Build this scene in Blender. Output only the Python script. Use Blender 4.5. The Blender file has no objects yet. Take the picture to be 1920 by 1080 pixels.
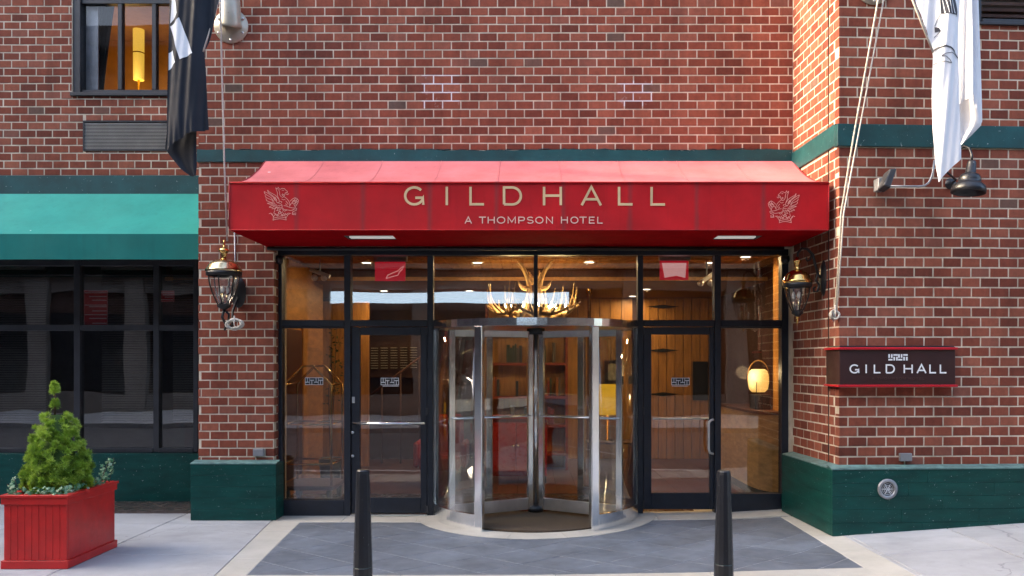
import bpy, bmesh, math, random
from mathutils import Vector, Matrix
R = math.radians
PI = math.pi
random.seed(11)
sc = bpy.context.scene
col = sc.collection

# ------------------------------------------------------------------ camera, sky, sun, exposure
F = 1520.0          # focal length in photo pixels
HU, HV = 990.0, 680.0   # principal axis / horizon in photo pixels
CZ = 1.7            # eye height
cam_d = bpy.data.cameras.new('camera')
cam = bpy.data.objects.new('camera', cam_d)
col.objects.link(cam)
cam.location = (0, 0, CZ)
cam.rotation_euler = (R(90), 0, 0)
cam_d.sensor_width = 36
cam_d.lens = 36 * F / 1920
cam_d.shift_x = -(HU - 960) / 1920
cam_d.shift_y = (HV - 540) / 1920
cam_d.clip_start = 0.05
cam_d.clip_end = 500
sc.camera = cam

world = bpy.data.worlds.new('World')
sc.world = world
world.use_nodes = True
wn = world.node_tree
sky = wn.nodes.new('ShaderNodeTexSky')
sky.sky_type = 'NISHITA'
sky.sun_disc = False
sky.sun_elevation = R(28)
sky.sun_rotation = R(271)
sky.air_density = 1.0
sky.dust_density = 5.0
sky.ozone_density = 0.6
bg = wn.nodes['Background']
bg.inputs['Strength'].default_value = 0.15
wn.links.new(sky.outputs[0], bg.inputs['Color'])

sun_d = bpy.data.lights.new('sun', 'SUN')
sun_d.energy = 1.9
sun_d.angle = R(3)
sun_d.color = (1.0, 0.80, 0.55)
sun = bpy.data.objects.new('sun', sun_d)
col.objects.link(sun)
sun.location = (-10, -4, 14)
sun.rotation_euler = Vector((math.cos(R(28)) * math.cos(R(-1.0)), math.cos(R(28)) * math.sin(R(-1.0)), -math.sin(R(28)))).to_track_quat('-Z', 'Y').to_euler()

sc.view_settings.view_transform = 'Standard'
sc.view_settings.look = 'None'
sc.view_settings.gamma = 1
sc.view_settings.use_curve_mapping = False
sc.view_settings.exposure = 2.85
sc.cycles.use_denoising = True
sc.cycles.max_bounces = 8
sc.cycles.diffuse_bounces = 4
sc.cycles.glossy_bounces = 4
sc.cycles.transparent_max_bounces = 24
sc.cycles.caustics_reflective = False
sc.cycles.caustics_refractive = False
sc.cycles.sample_clamp_indirect = 6

# ------------------------------------------------------------------ materials
def new_mat(name):
    m = bpy.data.materials.new(name)
    m.use_nodes = True
    nt = m.node_tree
    return m, nt, nt.nodes['Principled BSDF']

def N(nt, t, **kw):
    n = nt.nodes.new(t)
    for k, v in kw.items():
        if k in n.inputs:
            n.inputs[k].default_value = v
        else:
            setattr(n, k, v)
    return n

def c4(c):
    return (c[0], c[1], c[2], 1)

def mixrgb(nt, fac, a, b, blend='MIX'):
    n = nt.nodes.new('ShaderNodeMix')
    n.data_type = 'RGBA'
    n.blend_type = blend
    for s, val in ((0, fac), (6, a), (7, b)):
        if hasattr(val, 'links'):
            nt.links.new(val, n.inputs[s])
        elif s == 0:
            n.inputs[s].default_value = val
        else:
            n.inputs[s].default_value = c4(val)
    return n.outputs[2]

def math_n(nt, op, a, b=None, c=None, clamp=False):
    n = nt.nodes.new('ShaderNodeMath')
    n.operation = op
    n.use_clamp = clamp
    for i, val in enumerate((a, b, c)):
        if val is None:
            continue
        if hasattr(val, 'links'):
            nt.links.new(val, n.inputs[i])
        else:
            n.inputs[i].default_value = val
    return n.outputs[0]

def ramp(nt, fac, stops, interp='LINEAR'):
    n = nt.nodes.new('ShaderNodeValToRGB')
    n.color_ramp.interpolation = interp
    e = n.color_ramp.elements
    while len(e) < len(stops):
        e.new(0.5)
    for i, (p, c) in enumerate(stops):
        e[i].position = p
        e[i].color = c4(c) if not isinstance(c, (int, float)) else (c, c, c, 1)
    nt.links.new(fac, n.inputs[0])
    return n.outputs[0]

def noise(nt, vec, scale, detail=3, rough=0.55):
    n = nt.nodes.new('ShaderNodeTexNoise')
    n.inputs['Scale'].default_value = scale
    n.inputs['Detail'].default_value = detail
    n.inputs['Roughness'].default_value = rough
    nt.links.new(vec, n.inputs['Vector'])
    return n.outputs['Fac']

def wpos(nt):
    return nt.nodes.new('ShaderNodeNewGeometry').outputs['Position']

def scaled(nt, vec, s):
    n = nt.nodes.new('ShaderNodeVectorMath')
    n.operation = 'MULTIPLY'
    nt.links.new(vec, n.inputs[0])
    n.inputs[1].default_value = s
    return n.outputs[0]

def bump(nt, bsdf, h, strength=0.3, dist=0.01):
    b = nt.nodes.new('ShaderNodeBump')
    b.inputs['Strength'].default_value = strength
    b.inputs['Distance'].default_value = dist
    nt.links.new(h, b.inputs['Height'])
    nt.links.new(b.outputs[0], bsdf.inputs['Normal'])

def pmat(name, c, rough=0.6, metal=0.0, var=0.15, vscale=6, bstr=0.0, bscale=120, spec=0.5, coat=0.0, wear=None, wscale=9, wthr=0.68, stretch=None):
    """painted / plain surface: colour with mottling, optional bump, optional worn flecks of another colour"""
    m, nt, b = new_mat(name)
    p = wpos(nt)
    if stretch:
        p = scaled(nt, p, stretch)
    n1 = noise(nt, p, vscale, 4)
    lo = [max(0, x * (1 - var)) for x in c]
    hi = [min(1, x * (1 + var)) for x in c]
    colr = ramp(nt, n1, [(0.3, lo), (0.7, hi)])
    if wear:
        w = noise(nt, p, wscale, 8, 0.7)
        wf = ramp(nt, w, [(wthr, 0.0), (wthr + 0.03, 1.0)])
        colr = mixrgb(nt, wf, colr, wear)
    nt.links.new(colr, b.inputs['Base Color'])
    n2 = noise(nt, p, vscale * 3.3, 3)
    dr = 0.02 if metal > 0.5 else 0.1
    rr = ramp(nt, n2, [(0.2, max(0.02, rough - dr)), (0.8, min(1, rough + dr))])
    nt.links.new(rr, b.inputs['Roughness'])
    b.inputs['Metallic'].default_value = metal
    b.inputs['Specular IOR Level'].default_value = spec
    b.inputs['Coat Weight'].default_value = coat
    if bstr:
        bump(nt, b, noise(nt, p, bscale, 4), bstr, 0.004)
    return m

def emat(name, c, strength, base=(0.8, 0.8, 0.8)):
    m, nt, b = new_mat(name)
    b.inputs['Base Color'].default_value = c4(base)
    b.inputs['Emission Color'].default_value = c4(c)
    b.inputs['Emission Strength'].default_value = strength
    return m

def glass_mat(name, tint=(0.86, 0.87, 0.86), f0=0.05, wav=0.0, rough=0.0):
    m, nt, b = new_mat(name)
    nt.nodes.remove(b)
    out = nt.nodes['Material Output']
    tr = N(nt, 'ShaderNodeBsdfTransparent')
    tr.inputs['Color'].default_value = c4(tint)
    gl = N(nt, 'ShaderNodeBsdfGlossy')
    gl.inputs['Roughness'].default_value = rough
    gl.inputs['Color'].default_value = (1, 1, 1, 1)
    lw = N(nt, 'ShaderNodeLayerWeight')
    lw.inputs['Blend'].default_value = 0.5
    p5 = math_n(nt, 'POWER', lw.outputs['Facing'], 5.0)
    fac = math_n(nt, 'MULTIPLY_ADD', p5, 1 - f0, f0, clamp=True)
    if wav:
        nz = noise(nt, wpos(nt), 1.1, 1)
        bp = N(nt, 'ShaderNodeBump')
        bp.inputs['Strength'].default_value = wav
        bp.inputs['Distance'].default_value = 0.05
        nt.links.new(nz, bp.inputs['Height'])
        nt.links.new(bp.outputs[0], gl.inputs['Normal'])
    mx = N(nt, 'ShaderNodeMixShader')
    nt.links.new(fac, mx.inputs[0])
    nt.links.new(tr.outputs[0], mx.inputs[1])
    nt.links.new(gl.outputs[0], mx.inputs[2])
    nt.links.new(mx.outputs[0], out.inputs['Surface'])
    return m

STAINS = [(-0.955, 4.66, 0.215, 0.19), (1.17, 4.64, 0.20, 0.145)]

def stain_mask(nt, p):
    """efflorescence around two repaired patches of the wall"""
    sep = N(nt, 'ShaderNodeSeparateXYZ')
    nt.links.new(p, sep.inputs[0])
    tot = None
    for (x, z, w, h) in STAINS:
        dx = math_n(nt, 'DIVIDE', math_n(nt, 'ABSOLUTE', math_n(nt, 'SUBTRACT', sep.outputs[0], x)), w)
        dz = math_n(nt, 'DIVIDE', math_n(nt, 'ABSOLUTE', math_n(nt, 'SUBTRACT', sep.outputs[2], z)), h)
        d = math_n(nt, 'MAXIMUM', dx, dz)
        f = ramp(nt, d, [(0.92, 1.0), (1.0, 0.0)])
        tot = f if tot is None else math_n(nt, 'MAXIMUM', tot, f)
    return tot

def brick_mat(name, attr=False, shift=0.0):
    m, nt, b = new_mat(name)
    if attr:
        a = N(nt, 'ShaderNodeAttribute', attribute_name='rnd')
        rnd = a.outputs['Fac']
    else:
        rnd = N(nt, 'ShaderNodeObjectInfo').outputs['Random']
    p = wpos(nt)
    base = ramp(nt, rnd, [(0.0, (0.145, 0.040, 0.025)), (0.15, (0.205, 0.052, 0.031)), (0.55, (0.255, 0.069, 0.040)),
                          (0.90, (0.320, 0.102, 0.061)), (0.98, (0.25, 0.088, 0.06)), (1.0, (0.13, 0.085, 0.066))])
    n1 = noise(nt, p, 22, 5, 0.65)
    base = mixrgb(nt, 0.75, base, ramp(nt, n1, [(0.25, (0.72, 0.70, 0.69)), (0.75, (1.2, 1.18, 1.16))]), 'MULTIPLY')
    sp = noise(nt, p, 190, 2, 0.6)
    base = mixrgb(nt, ramp(nt, sp, [(0.66, 0.0), (0.74, 0.55)]), base, (0.07, 0.03, 0.025))
    big = noise(nt, p, 1.3, 4)
    base = mixrgb(nt, ramp(nt, big, [(0.5, 0.0), (0.8, 0.25)]), base, (0.12, 0.05, 0.04))
    soot = noise(nt, scaled(nt, p, (2.6, 2.6, 0.45)), 1.5, 6, 0.65)
    base = mixrgb(nt, 1.0, base, ramp(nt, soot, [(0.32, (0.74, 0.73, 0.73)), (0.6, (1.06, 1.06, 1.06))]), 'MULTIPLY')
    ch = noise(nt, p, 31, 7, 0.75)
    base = mixrgb(nt, ramp(nt, ch, [(0.71, 0.0), (0.76, 0.8)]), base, (0.55, 0.47, 0.42))
    st = math_n(nt, 'MULTIPLY', stain_mask(nt, p), ramp(nt, noise(nt, p, 17, 5), [(0.58, 0.0), (0.76, 0.4)]))
    base = mixrgb(nt, st, base, (0.62, 0.58, 0.56))
    nt.links.new(base, b.inputs['Base Color'])
    b.inputs['Roughness'].default_value = 0.85
    b.inputs['Specular IOR Level'].default_value = 0.25
    bump(nt, b, noise(nt, p, 150, 5, 0.7), 0.45, 0.003)
    return m

def mortar_mat():
    m, nt, b = new_mat('mortar')
    p = wpos(nt)
    base = ramp(nt, noise(nt, p, 7, 5, 0.6), [(0.3, (0.52, 0.44, 0.33)), (0.7, (0.76, 0.66, 0.52))])
    base = mixrgb(nt, ramp(nt, noise(nt, p, 60, 3), [(0.62, 0.0), (0.78, 0.4)]), base, (0.25, 0.21, 0.17))
    soot = noise(nt, scaled(nt, p, (2.6, 2.6, 0.45)), 1.5, 6, 0.65)
    base = mixrgb(nt, 1.0, base, ramp(nt, soot, [(0.32, (0.74, 0.73, 0.72)), (0.6, (1.05, 1.05, 1.05))]), 'MULTIPLY')
    st = math_n(nt, 'MULTIPLY', stain_mask(nt, p), ramp(nt, noise(nt, p, 6, 3), [(0.3, 0.6), (0.6, 1.0)]))
    base = mixrgb(nt, st, base, (0.85, 0.83, 0.82))
    nt.links.new(base, b.inputs['Base Color'])
    b.inputs['Roughness'].default_value = 0.95
    b.inputs['Specular IOR Level'].default_value = 0.1
    bump(nt, b, noise(nt, p, 200, 4), 0.5, 0.003)
    return m

def fabric_mat(name, c, streak=0.5, spacing=0.64, off=0.9734, fade=(1.25, 1.2, 1.2)):
    m, nt, b = new_mat(name)
    p = wpos(nt)
    sep = N(nt, 'ShaderNodeSeparateXYZ')
    nt.links.new(p, sep.inputs[0])
    n1 = noise(nt, p, 2.2, 5, 0.6)
    base = ramp(nt, n1, [(0.3, [x * 0.84 for x in c]), (0.75, [min(1, x * y) for x, y in zip(c, fade)])])
    # grime streaks that run down from the seams
    fx = math_n(nt, 'FRACT', math_n(nt, 'ADD', math_n(nt, 'DIVIDE', sep.outputs[0], spacing), off))
    d = math_n(nt, 'ABSOLUTE', math_n(nt, 'SUBTRACT', fx, 0.5))
    ns = noise(nt, scaled(nt, p, (9, 9, 1.5)), 1.6, 4)
    d2 = math_n(nt, 'ADD', d, math_n(nt, 'MULTIPLY', math_n(nt, 'SUBTRACT', ns, 0.5), 0.06))
    s = ramp(nt, d2, [(0.0, streak), (0.055, 0.0)])
    base = mixrgb(nt, s, base, (0.09, 0.035, 0.035))
    drips = ramp(nt, noise(nt, scaled(nt, p, (14, 14, 0.9)), 1.0, 5, 0.7), [(0.55, 0.0), (0.8, 0.35)])
    base = mixrgb(nt, drips, base, [x * 0.45 for x in c])
    if 'faded' in name:  # pale specks, only on the covers coloured as lit from above
        vo = N(nt, 'ShaderNodeTexVoronoi')
        vo.inputs['Scale'].default_value = 2.6
        nt.links.new(p, vo.inputs['Vector'])
        pk = N(nt, 'ShaderNodeSeparateColor')
        nt.links.new(vo.outputs['Color'], pk.inputs[0])
        hit = math_n(nt, 'LESS_THAN', vo.outputs['Distance'], math_n(nt, 'MULTIPLY', pk.outputs[0], 0.045))
        base = mixrgb(nt, math_n(nt, 'MULTIPLY', hit, 0.8), base, (0.8, 0.76, 0.74))
    nt.links.new(base, b.inputs['Base Color'])
    b.inputs['Roughness'].default_value = 0.62
    b.inputs['Sheen Weight'].default_value = 0.12
    b.inputs['Sheen Roughness'].default_value = 0.35
    b.inputs['Specular IOR Level'].default_value = 0.28
    w = N(nt, 'ShaderNodeTexWave', wave_type='BANDS', bands_direction='Z')
    w.inputs['Scale'].default_value = 160
    nt.links.new(p, w.inputs['Vector'])
    h = math_n(nt, 'ADD', math_n(nt, 'MULTIPLY', w.outputs['Fac'], 0.05), noise(nt, p, 5, 3))
    bump(nt, b, h, 0.25, 0.02)
    return m

def wood_mat(name, c, rough=0.45, axis=(6, 6, 0.7)):
    m, nt, b = new_mat(name)
    p = scaled(nt, wpos(nt), axis)
    oi = N(nt, 'ShaderNodeObjectInfo').outputs['Random']
    n1 = noise(nt, p, 3.5, 6, 0.65)
    base = ramp(nt, n1, [(0.3, [x * 0.62 for x in c]), (0.72, [min(1, x * 1.25) for x in c])])
    base = mixrgb(nt, 0.5, base, ramp(nt, oi, [(0, (0.75, 0.75, 0.75)), (1, (1.15, 1.12, 1.1))]), 'MULTIPLY')
    nt.links.new(base, b.inputs['Base Color'])
    b.inputs['Roughness'].default_value = rough
    return m

def board_mat(name, c):
    """dark green painted boards, scuffed, with pale nail dots and chips"""
    m, nt, b = new_mat(name)
    p = wpos(nt)
    base = ramp(nt, noise(nt, scaled(nt, p, (1, 1, 4)), 3.5, 5), [(0.3, [x * 0.7 for x in c]), (0.75, [x * 1.35 for x in c])])
    sep = N(nt, 'ShaderNodeSeparateXYZ')
    nt.links.new(p, sep.inputs[0])
    chips = ramp(nt, noise(nt, p, 34, 8, 0.75), [(0.64, 0.0), (0.665, 1.0)])
    base = mixrgb(nt, chips, base, (0.45, 0.47, 0.44))
    nt.links.new(base, b.inputs['Base Color'])
    b.inputs['Roughness'].default_value = 0.42
    b.inputs['Specular IOR Level'].default_value = 0.25
    bump(nt, b, noise(nt, p, 60, 5), 0.25, 0.004)
    return m

def concrete_mat(name, c, var=0.22, speck=0.35, gum=False):
    m, nt, b = new_mat(name)
    p = wpos(nt)
    oi = N(nt, 'ShaderNodeObjectInfo').outputs['Random']
    base = ramp(nt, noise(nt, p, 1.7, 6, 0.65), [(0.3, [x * (1 - var) for x in c]), (0.7, [x * (1 + var) for x in c])])
    base = mixrgb(nt, 0.35, base, ramp(nt, oi, [(0, (0.82, 0.82, 0.83)), (1, (1.1, 1.1, 1.1))]), 'MULTIPLY')
    sp = noise(nt, p, 85, 4, 0.7)
    base = mixrgb(nt, ramp(nt, sp, [(0.6, 0.0), (0.72, speck)]), base, [x * 0.4 for x in c])
    spots = noise(nt, p, 9, 2)
    base = mixrgb(nt, ramp(nt, spots, [(0.70, 0.0), (0.73, 0.45)]), base, [x * 0.5 for x in c])
    if gum:
        vo = N(nt, 'ShaderNodeTexVoronoi')
        vo.inputs['Scale'].default_value = 3.4
        nt.links.new(p, vo.inputs['Vector'])
        pick = N(nt, 'ShaderNodeSeparateColor')
        nt.links.new(vo.outputs['Color'], pick.inputs[0])
        sz = math_n(nt, 'MULTIPLY', pick.outputs[0], 0.075)
        hit = math_n(nt, 'LESS_THAN', vo.outputs['Distance'], sz)
        hit = math_n(nt, 'MULTIPLY', hit, math_n(nt, 'MULTIPLY', pick.outputs[1], 0.6))
        base = mixrgb(nt, hit, base, [x * 0.35 for x in c])
        st = ramp(nt, noise(nt, scaled(nt, p, (1.0, 2.2, 1.0)), 1.1, 7, 0.7), [(0.5, 0.0), (0.68, 0.32)])
        base = mixrgb(nt, st, base, [x * 0.55 for x in c])
        vc = N(nt, 'ShaderNodeTexVoronoi', feature='DISTANCE_TO_EDGE')
        vc.inputs['Scale'].default_value = 0.45
        nv = N(nt, 'ShaderNodeTexNoise')
        nv.inputs['Scale'].default_value = 2.5
        nv.inputs['Detail'].default_value = 6
        nt.links.new(p, nv.inputs['Vector'])
        av = N(nt, 'ShaderNodeVectorMath', operation='MULTIPLY_ADD')
        nt.links.new(nv.outputs['Color'], av.inputs[0])
        av.inputs[1].default_value = (0.5, 0.5, 0.0)
        nt.links.new(p, av.inputs[2])
        nt.links.new(av.outputs[0], vc.inputs['Vector'])
        cr = ramp(nt, vc.outputs['Distance'], [(0.0, 0.5), (0.0035, 0.0)])
        base = mixrgb(nt, cr, base, [x * 0.3 for x in c])
    nt.links.new(base, b.inputs['Base Color'])
    rr = ramp(nt, noise(nt, p, 6, 4), [(0.3, 0.6), (0.7, 0.85)])
    nt.links.new(rr, b.inputs['Roughness'])
    bump(nt, b, sp, 0.3, 0.002)
    return m

M = {}
M['brick'] = brick_mat('brick')
M['brick_far'] = brick_mat('brick_joined', attr=True)
M['mortar'] = mortar_mat()
M['band'] = pmat('teal_paint', (0.004, 0.060, 0.064), 0.5, var=0.3, vscale=4, bstr=0.3, bscale=40, wear=(0.42, 0.46, 0.45), wscale=30, wthr=0.645)
M['base'] = board_mat('green_boards', (0.003, 0.050, 0.042))
M['cap'] = pmat('cap_paint', (0.10, 0.19, 0.18), 0.5, var=0.4, vscale=14)
M['red_fabric'] = fabric_mat('red_canvas', (0.45, 0.003, 0.007), streak=0.45)
M['red_soffit'] = pmat('red_soffit_canvas', (0.40, 0.003, 0.008), 0.9, var=0.12, spec=0.03)
M['green_fabric'] = fabric_mat('green_canvas', (0.001, 0.165, 0.138), streak=0.0, fade=(1.5, 1.12, 1.15))
M['red_toplit'] = fabric_mat('toplit_faded_red_canvas', (0.72, 0.17, 0.17), streak=0.10, fade=(1.1, 1.35, 1.35))  # paler copy of the red canvas: light from above put into the colour
M['green_toplit'] = fabric_mat('toplit_faded_green_canvas', (0.012, 0.29, 0.235), streak=0.0, fade=(1.6, 1.1, 1.1))  # paler green copy, brightness from above put into the colour
M['gold_print'] = pmat('gold_print', (0.68, 0.47, 0.25), 0.6, var=0.08)
M['pink_print'] = pmat('pink_print', (0.78, 0.33, 0.27), 0.65, var=0.15)
M['pale_print'] = pmat('pale_print', (0.72, 0.45, 0.36), 0.65, var=0.1)
M['white_letter'] = pmat('white_letter', (0.85, 0.85, 0.85), 0.4, var=0.03)
M['faint_letter'] = pmat('faint_letter', (0.075, 0.035, 0.032), 0.45, var=0.1)
M['frame'] = pmat('dark_anodised_frame', (0.010, 0.014, 0.023), 0.4, 0.0, var=0.25, vscale=9, spec=0.5)
M['frame2'] = pmat('charcoal_frame', (0.026, 0.027, 0.032), 0.45, 0.0, var=0.25)
M['glass'] = glass_mat('door_glass', (0.78, 0.78, 0.77), 0.085, 0.035)
M['window_glass'] = glass_mat('window_glass', (0.86, 0.86, 0.86), 0.022, 0.03)
M['shop_glass'] = glass_mat('tinted_shop_glass', (0.85, 0.85, 0.85), 0.12, 0.06)
M['drum_glass'] = glass_mat('drum_glass', (0.86, 0.88, 0.87), 0.075, 0.02)
M['lamp_glass'] = glass_mat('lamp_glass', (0.92, 0.92, 0.9), 0.13, 0.0)
M['frosted'] = pmat('frosted_bulb', (0.8, 0.79, 0.75), 0.3, var=0.03)
M['chrome'] = pmat('polished_steel', (0.90, 0.92, 0.94), 0.16, 1.0, var=0.12, vscale=3)
M['steel'] = pmat('brushed_steel', (0.74, 0.75, 0.76), 0.3, 1.0, var=0.12)
M['brass'] = pmat('polished_brass', (0.72, 0.47, 0.16), 0.16, 1.0, var=0.18, vscale=16)
M['brass_pale'] = pmat('weathered_brass', (0.70, 0.55, 0.32), 0.22, 1.0, var=0.25, vscale=12)
M['black'] = pmat('black_iron', (0.011, 0.012, 0.014), 0.4, 0.0, var=0.3, vscale=20)
M['bollard'] = pmat('bollard_paint', (0.007, 0.008, 0.012), 0.4, 0.0, var=0.3, vscale=10, bstr=0.35, bscale=30, wear=(0.33, 0.34, 0.36), wscale=26, wthr=0.66)
M['grey_metal'] = pmat('grey_galvanised', (0.30, 0.31, 0.33), 0.45, 0.6, var=0.2)
M['mount'] = pmat('beige_painted_steel', (0.46, 0.42, 0.33), 0.35, 0.2, var=0.15)
M['rope'] = pmat('rope', (0.62, 0.58, 0.52), 0.9, var=0.2, vscale=80, bstr=0.5, bscale=300)
M['old_rope'] = pmat('old_rope', (0.50, 0.47, 0.40), 0.9, var=0.3, vscale=60, bstr=0.5, bscale=300)
M['tile'] = concrete_mat('slate_tile', (0.102, 0.120, 0.147), 0.35, 0.3)
M['tile'].node_tree.nodes['Principled BSDF'].inputs['Specular IOR Level'].default_value = 0.6
M['grout'] = pmat('grout', (0.27, 0.28, 0.30), 0.9, var=0.3, vscale=10)
M['border'] = concrete_mat('pale_granite', (0.44, 0.42, 0.37), 0.14, 0.3)
M['concrete'] = concrete_mat('sidewalk_concrete', (0.36, 0.365, 0.375), 0.15, 0.3, True)
M['joint'] = pmat('joint_dirt', (0.10, 0.10, 0.10), 0.95, var=0.3)
M['asphalt'] = concrete_mat('asphalt', (0.10, 0.10, 0.105), 0.3, 0.3)
M['paint'] = pmat('road_paint', (0.7, 0.7, 0.68), 0.7, var=0.2, vscale=12)
M['planter'] = pmat('red_planter_paint', (0.50, 0.016, 0.014), 0.36, var=0.16, vscale=7, bstr=0.12, bscale=50, wear=(0.22, 0.03, 0.03), wscale=24, wthr=0.665)
M['soil'] = pmat('soil', (0.035, 0.024, 0.016), 0.95, var=0.4, vscale=40, bstr=1, bscale=60)
M['bark'] = pmat('bark', (0.09, 0.055, 0.03), 0.9, var=0.4, vscale=40, bstr=1, bscale=60)
M['mat'] = pmat('entrance_mat', (0.075, 0.05, 0.03), 0.95, var=0.3, vscale=90, bstr=0.5, bscale=200)
M['sign'] = pmat('sign_maroon', (0.034, 0.010, 0.010), 0.42, var=0.12, vscale=3)
M['sign_red'] = pmat('sign_red', (0.46, 0.006, 0.016), 0.35, var=0.08)
M['lobby_wood'] = wood_mat('lobby_wood', (0.55, 0.25, 0.055))
M['lobby_wood_h'] = wood_mat('lobby_wood_grain_across', (0.55, 0.25, 0.055), axis=(1.2, 1.2, 5))
M['slat_wood'] = wood_mat('ceiling_wood', (0.46, 0.24, 0.08), axis=(7, 0.8, 7))
M['counter_wood'] = wood_mat('counter_wood', (0.72, 0.46, 0.2), axis=(1.5, 1.5, 5))
M['floor_wood'] = wood_mat('floor_wood', (0.13, 0.05, 0.028), 0.35, axis=(6, 0.8, 6))
M['dark_wood'] = wood_mat('dark_wood', (0.10, 0.032, 0.014))
M['red_wood'] = wood_mat('red_lacquer_wood', (0.30, 0.055, 0.015), 0.35, axis=(0.8, 6, 6))
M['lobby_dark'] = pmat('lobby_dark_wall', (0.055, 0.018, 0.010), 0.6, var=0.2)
M['lobby_ceiling'] = pmat('lobby_ceiling', (0.30, 0.17, 0.085), 0.7, var=0.1)
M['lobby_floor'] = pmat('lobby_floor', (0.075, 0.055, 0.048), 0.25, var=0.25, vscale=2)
M['shade_wall'] = pmat('dark_room_wall', (0.06, 0.05, 0.042), 0.8, var=0.2)
M['blind'] = pmat('blind_slats', (0.17, 0.15, 0.125), 0.7, var=0.15)
M['room_wall'] = pmat('ochre_room_wall', (0.46, 0.25, 0.07), 0.7, var=0.15)
M['curtain'] = pmat('dark_curtain', (0.03, 0.028, 0.028), 0.85, var=0.2)
M['lacquer'] = pmat('red_lacquer', (0.42, 0.02, 0.01), 0.3, var=0.15)
M['antler'] = pmat('antler', (0.60, 0.40, 0.17), 0.45, var=0.35, vscale=14, bstr=0.3, bscale=40)
M['bulb'] = emat('bulb', (1.0, 0.78, 0.42), 18)
M['downlight'] = emat('downlight', (1.0, 0.88, 0.68), 1.8)
M['soffit_lamp'] = emat('soffit_lamp', (1.0, 0.97, 0.9), 0.045)
M['yellow_shade'] = emat('yellow_shade', (1.0, 0.46, 0.015), 0.2, (0.45, 0.25, 0.03))
M['lantern'] = emat('lantern', (1.0, 0.55, 0.13), 0.22, (0.9, 0.8, 0.6))
M['room_lamp'] = emat('room_lamp', (1.0, 0.62, 0.08), 0.12, (0.9, 0.8, 0.4))
M['strip_glow'] = emat('strip_glow', (0.62, 0.82, 1.0), 0.8)  # added glow for the pale strip mirrored in the glass
M['exit_red'] = emat('exit_red', (1.0, 0.02, 0.05), 0.06, (0.6, 0.01, 0.03))
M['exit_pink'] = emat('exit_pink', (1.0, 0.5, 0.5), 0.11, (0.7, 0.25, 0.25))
M['facade_stone'] = pmat('facade_stone', (0.22, 0.19, 0.165), 0.85, var=0.2, vscale=1.2)
M['facade_brick'] = pmat('facade_brick', (0.08, 0.042, 0.032), 0.9, var=0.2, vscale=1.5)
M['facade_glass'] = pmat('facade_window', (0.02, 0.022, 0.026), 0.08, var=0.1)
M['flag_black'] = pmat('black_nylon', (0.005, 0.008, 0.016), 0.6, var=0.25, vscale=3, spec=0.3)
M['flag_black'].node_tree.nodes['Principled BSDF'].inputs['Sheen Weight'].default_value = 0.08
M['flag_white'] = pmat('white_nylon', (0.80, 0.80, 0.82), 0.6, var=0.04, vscale=3)
M['flag_ink'] = pmat('flag_ink', (0.03, 0.03, 0.04), 0.6, var=0.1)
M['flag_mark'] = pmat('flag_mark', (0.62, 0.66, 0.72), 0.6, var=0.06)
M['louvre'] = pmat('louvre_paint', (0.42, 0.39, 0.35), 0.5, var=0.12)
M['poster'] = pmat('poster_red', (0.45, 0.02, 0.025), 0.5, var=0.1)
M['poster_text'] = pmat('poster_text', (0.55, 0.40, 0.40), 0.5, var=0.1)
M['book'] = [pmat('book_cover_%d' % i, c, 0.6, var=0.2) for i, c in enumerate([(0.02, 0.025, 0.03), (0.03, 0.05, 0.025), (0.35, 0.12, 0.02), (0.12, 0.10, 0.08), (0.20, 0.03, 0.02)])]
M['paper'] = pmat('paper', (0.60, 0.52, 0.40), 0.7, var=0.15)
M['white_plastic'] = pmat('white_plastic', (0.62, 0.60, 0.56), 0.45, var=0.06)

# foliage: colour picked per sprig
def leaf_mat(name, stops, rough=0.55, trans=0.25):
    m, nt, b = new_mat(name)
    a = N(nt, 'ShaderNodeAttribute', attribute_name='rnd')
    base = ramp(nt, a.outputs['Fac'], stops)
    nt.links.new(base, b.inputs['Base Color'])
    b.inputs['Roughness'].default_value = rough
    out = nt.nodes['Material Output']
    t = N(nt, 'ShaderNodeBsdfTranslucent')
    nt.links.new(base, t.inputs['Color'])
    mx = N(nt, 'ShaderNodeMixShader')
    mx.inputs[0].default_value = trans
    nt.links.new(b.outputs[0], mx.inputs[1])
    nt.links.new(t.outputs[0], mx.inputs[2])
    nt.links.new(mx.outputs[0], out.inputs['Surface'])
    return m
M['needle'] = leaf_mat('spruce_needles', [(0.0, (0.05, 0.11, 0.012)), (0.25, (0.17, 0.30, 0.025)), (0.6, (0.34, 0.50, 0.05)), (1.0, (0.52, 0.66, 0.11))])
M['ivy'] = leaf_mat('ivy_leaves', [(0.0, (0.03, 0.10, 0.035)), (0.5, (0.06, 0.20, 0.09)), (0.85, (0.22, 0.38, 0.22)), (1.0, (0.45, 0.55, 0.38))], 0.4)
M['houseplant'] = leaf_mat('houseplant_leaves', [(0.0, (0.02, 0.04, 0.01)), (1.0, (0.07, 0.10, 0.02))], 0.5)

# ------------------------------------------------------------------ helpers
def W(u, v, Y):
    """point at depth Y seen at photo pixel (u, v)"""
    return Vector(((u - HU) * Y / F, Y, CZ - (v - HV) * Y / F))

def ground(x):
    if x < 0: return 0.0
    if x < 2.4: return 0.016 * x
    if x < 3.0: return 0.0384 + 0.075 * (x - 2.4)
    return 0.0834 + 0.058 * (x - 3.0)

def thing(name, label, cat, loc=(0, 0, 0), group=None, kind=None):
    o = bpy.data.objects.new(name, None)
    col.objects.link(o)
    o.location = loc
    o.empty_display_size = 0.1
    o['label'] = label
    if cat: o['category'] = cat
    if group: o['group'] = group
    if kind: o['kind'] = kind
    return o

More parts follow.
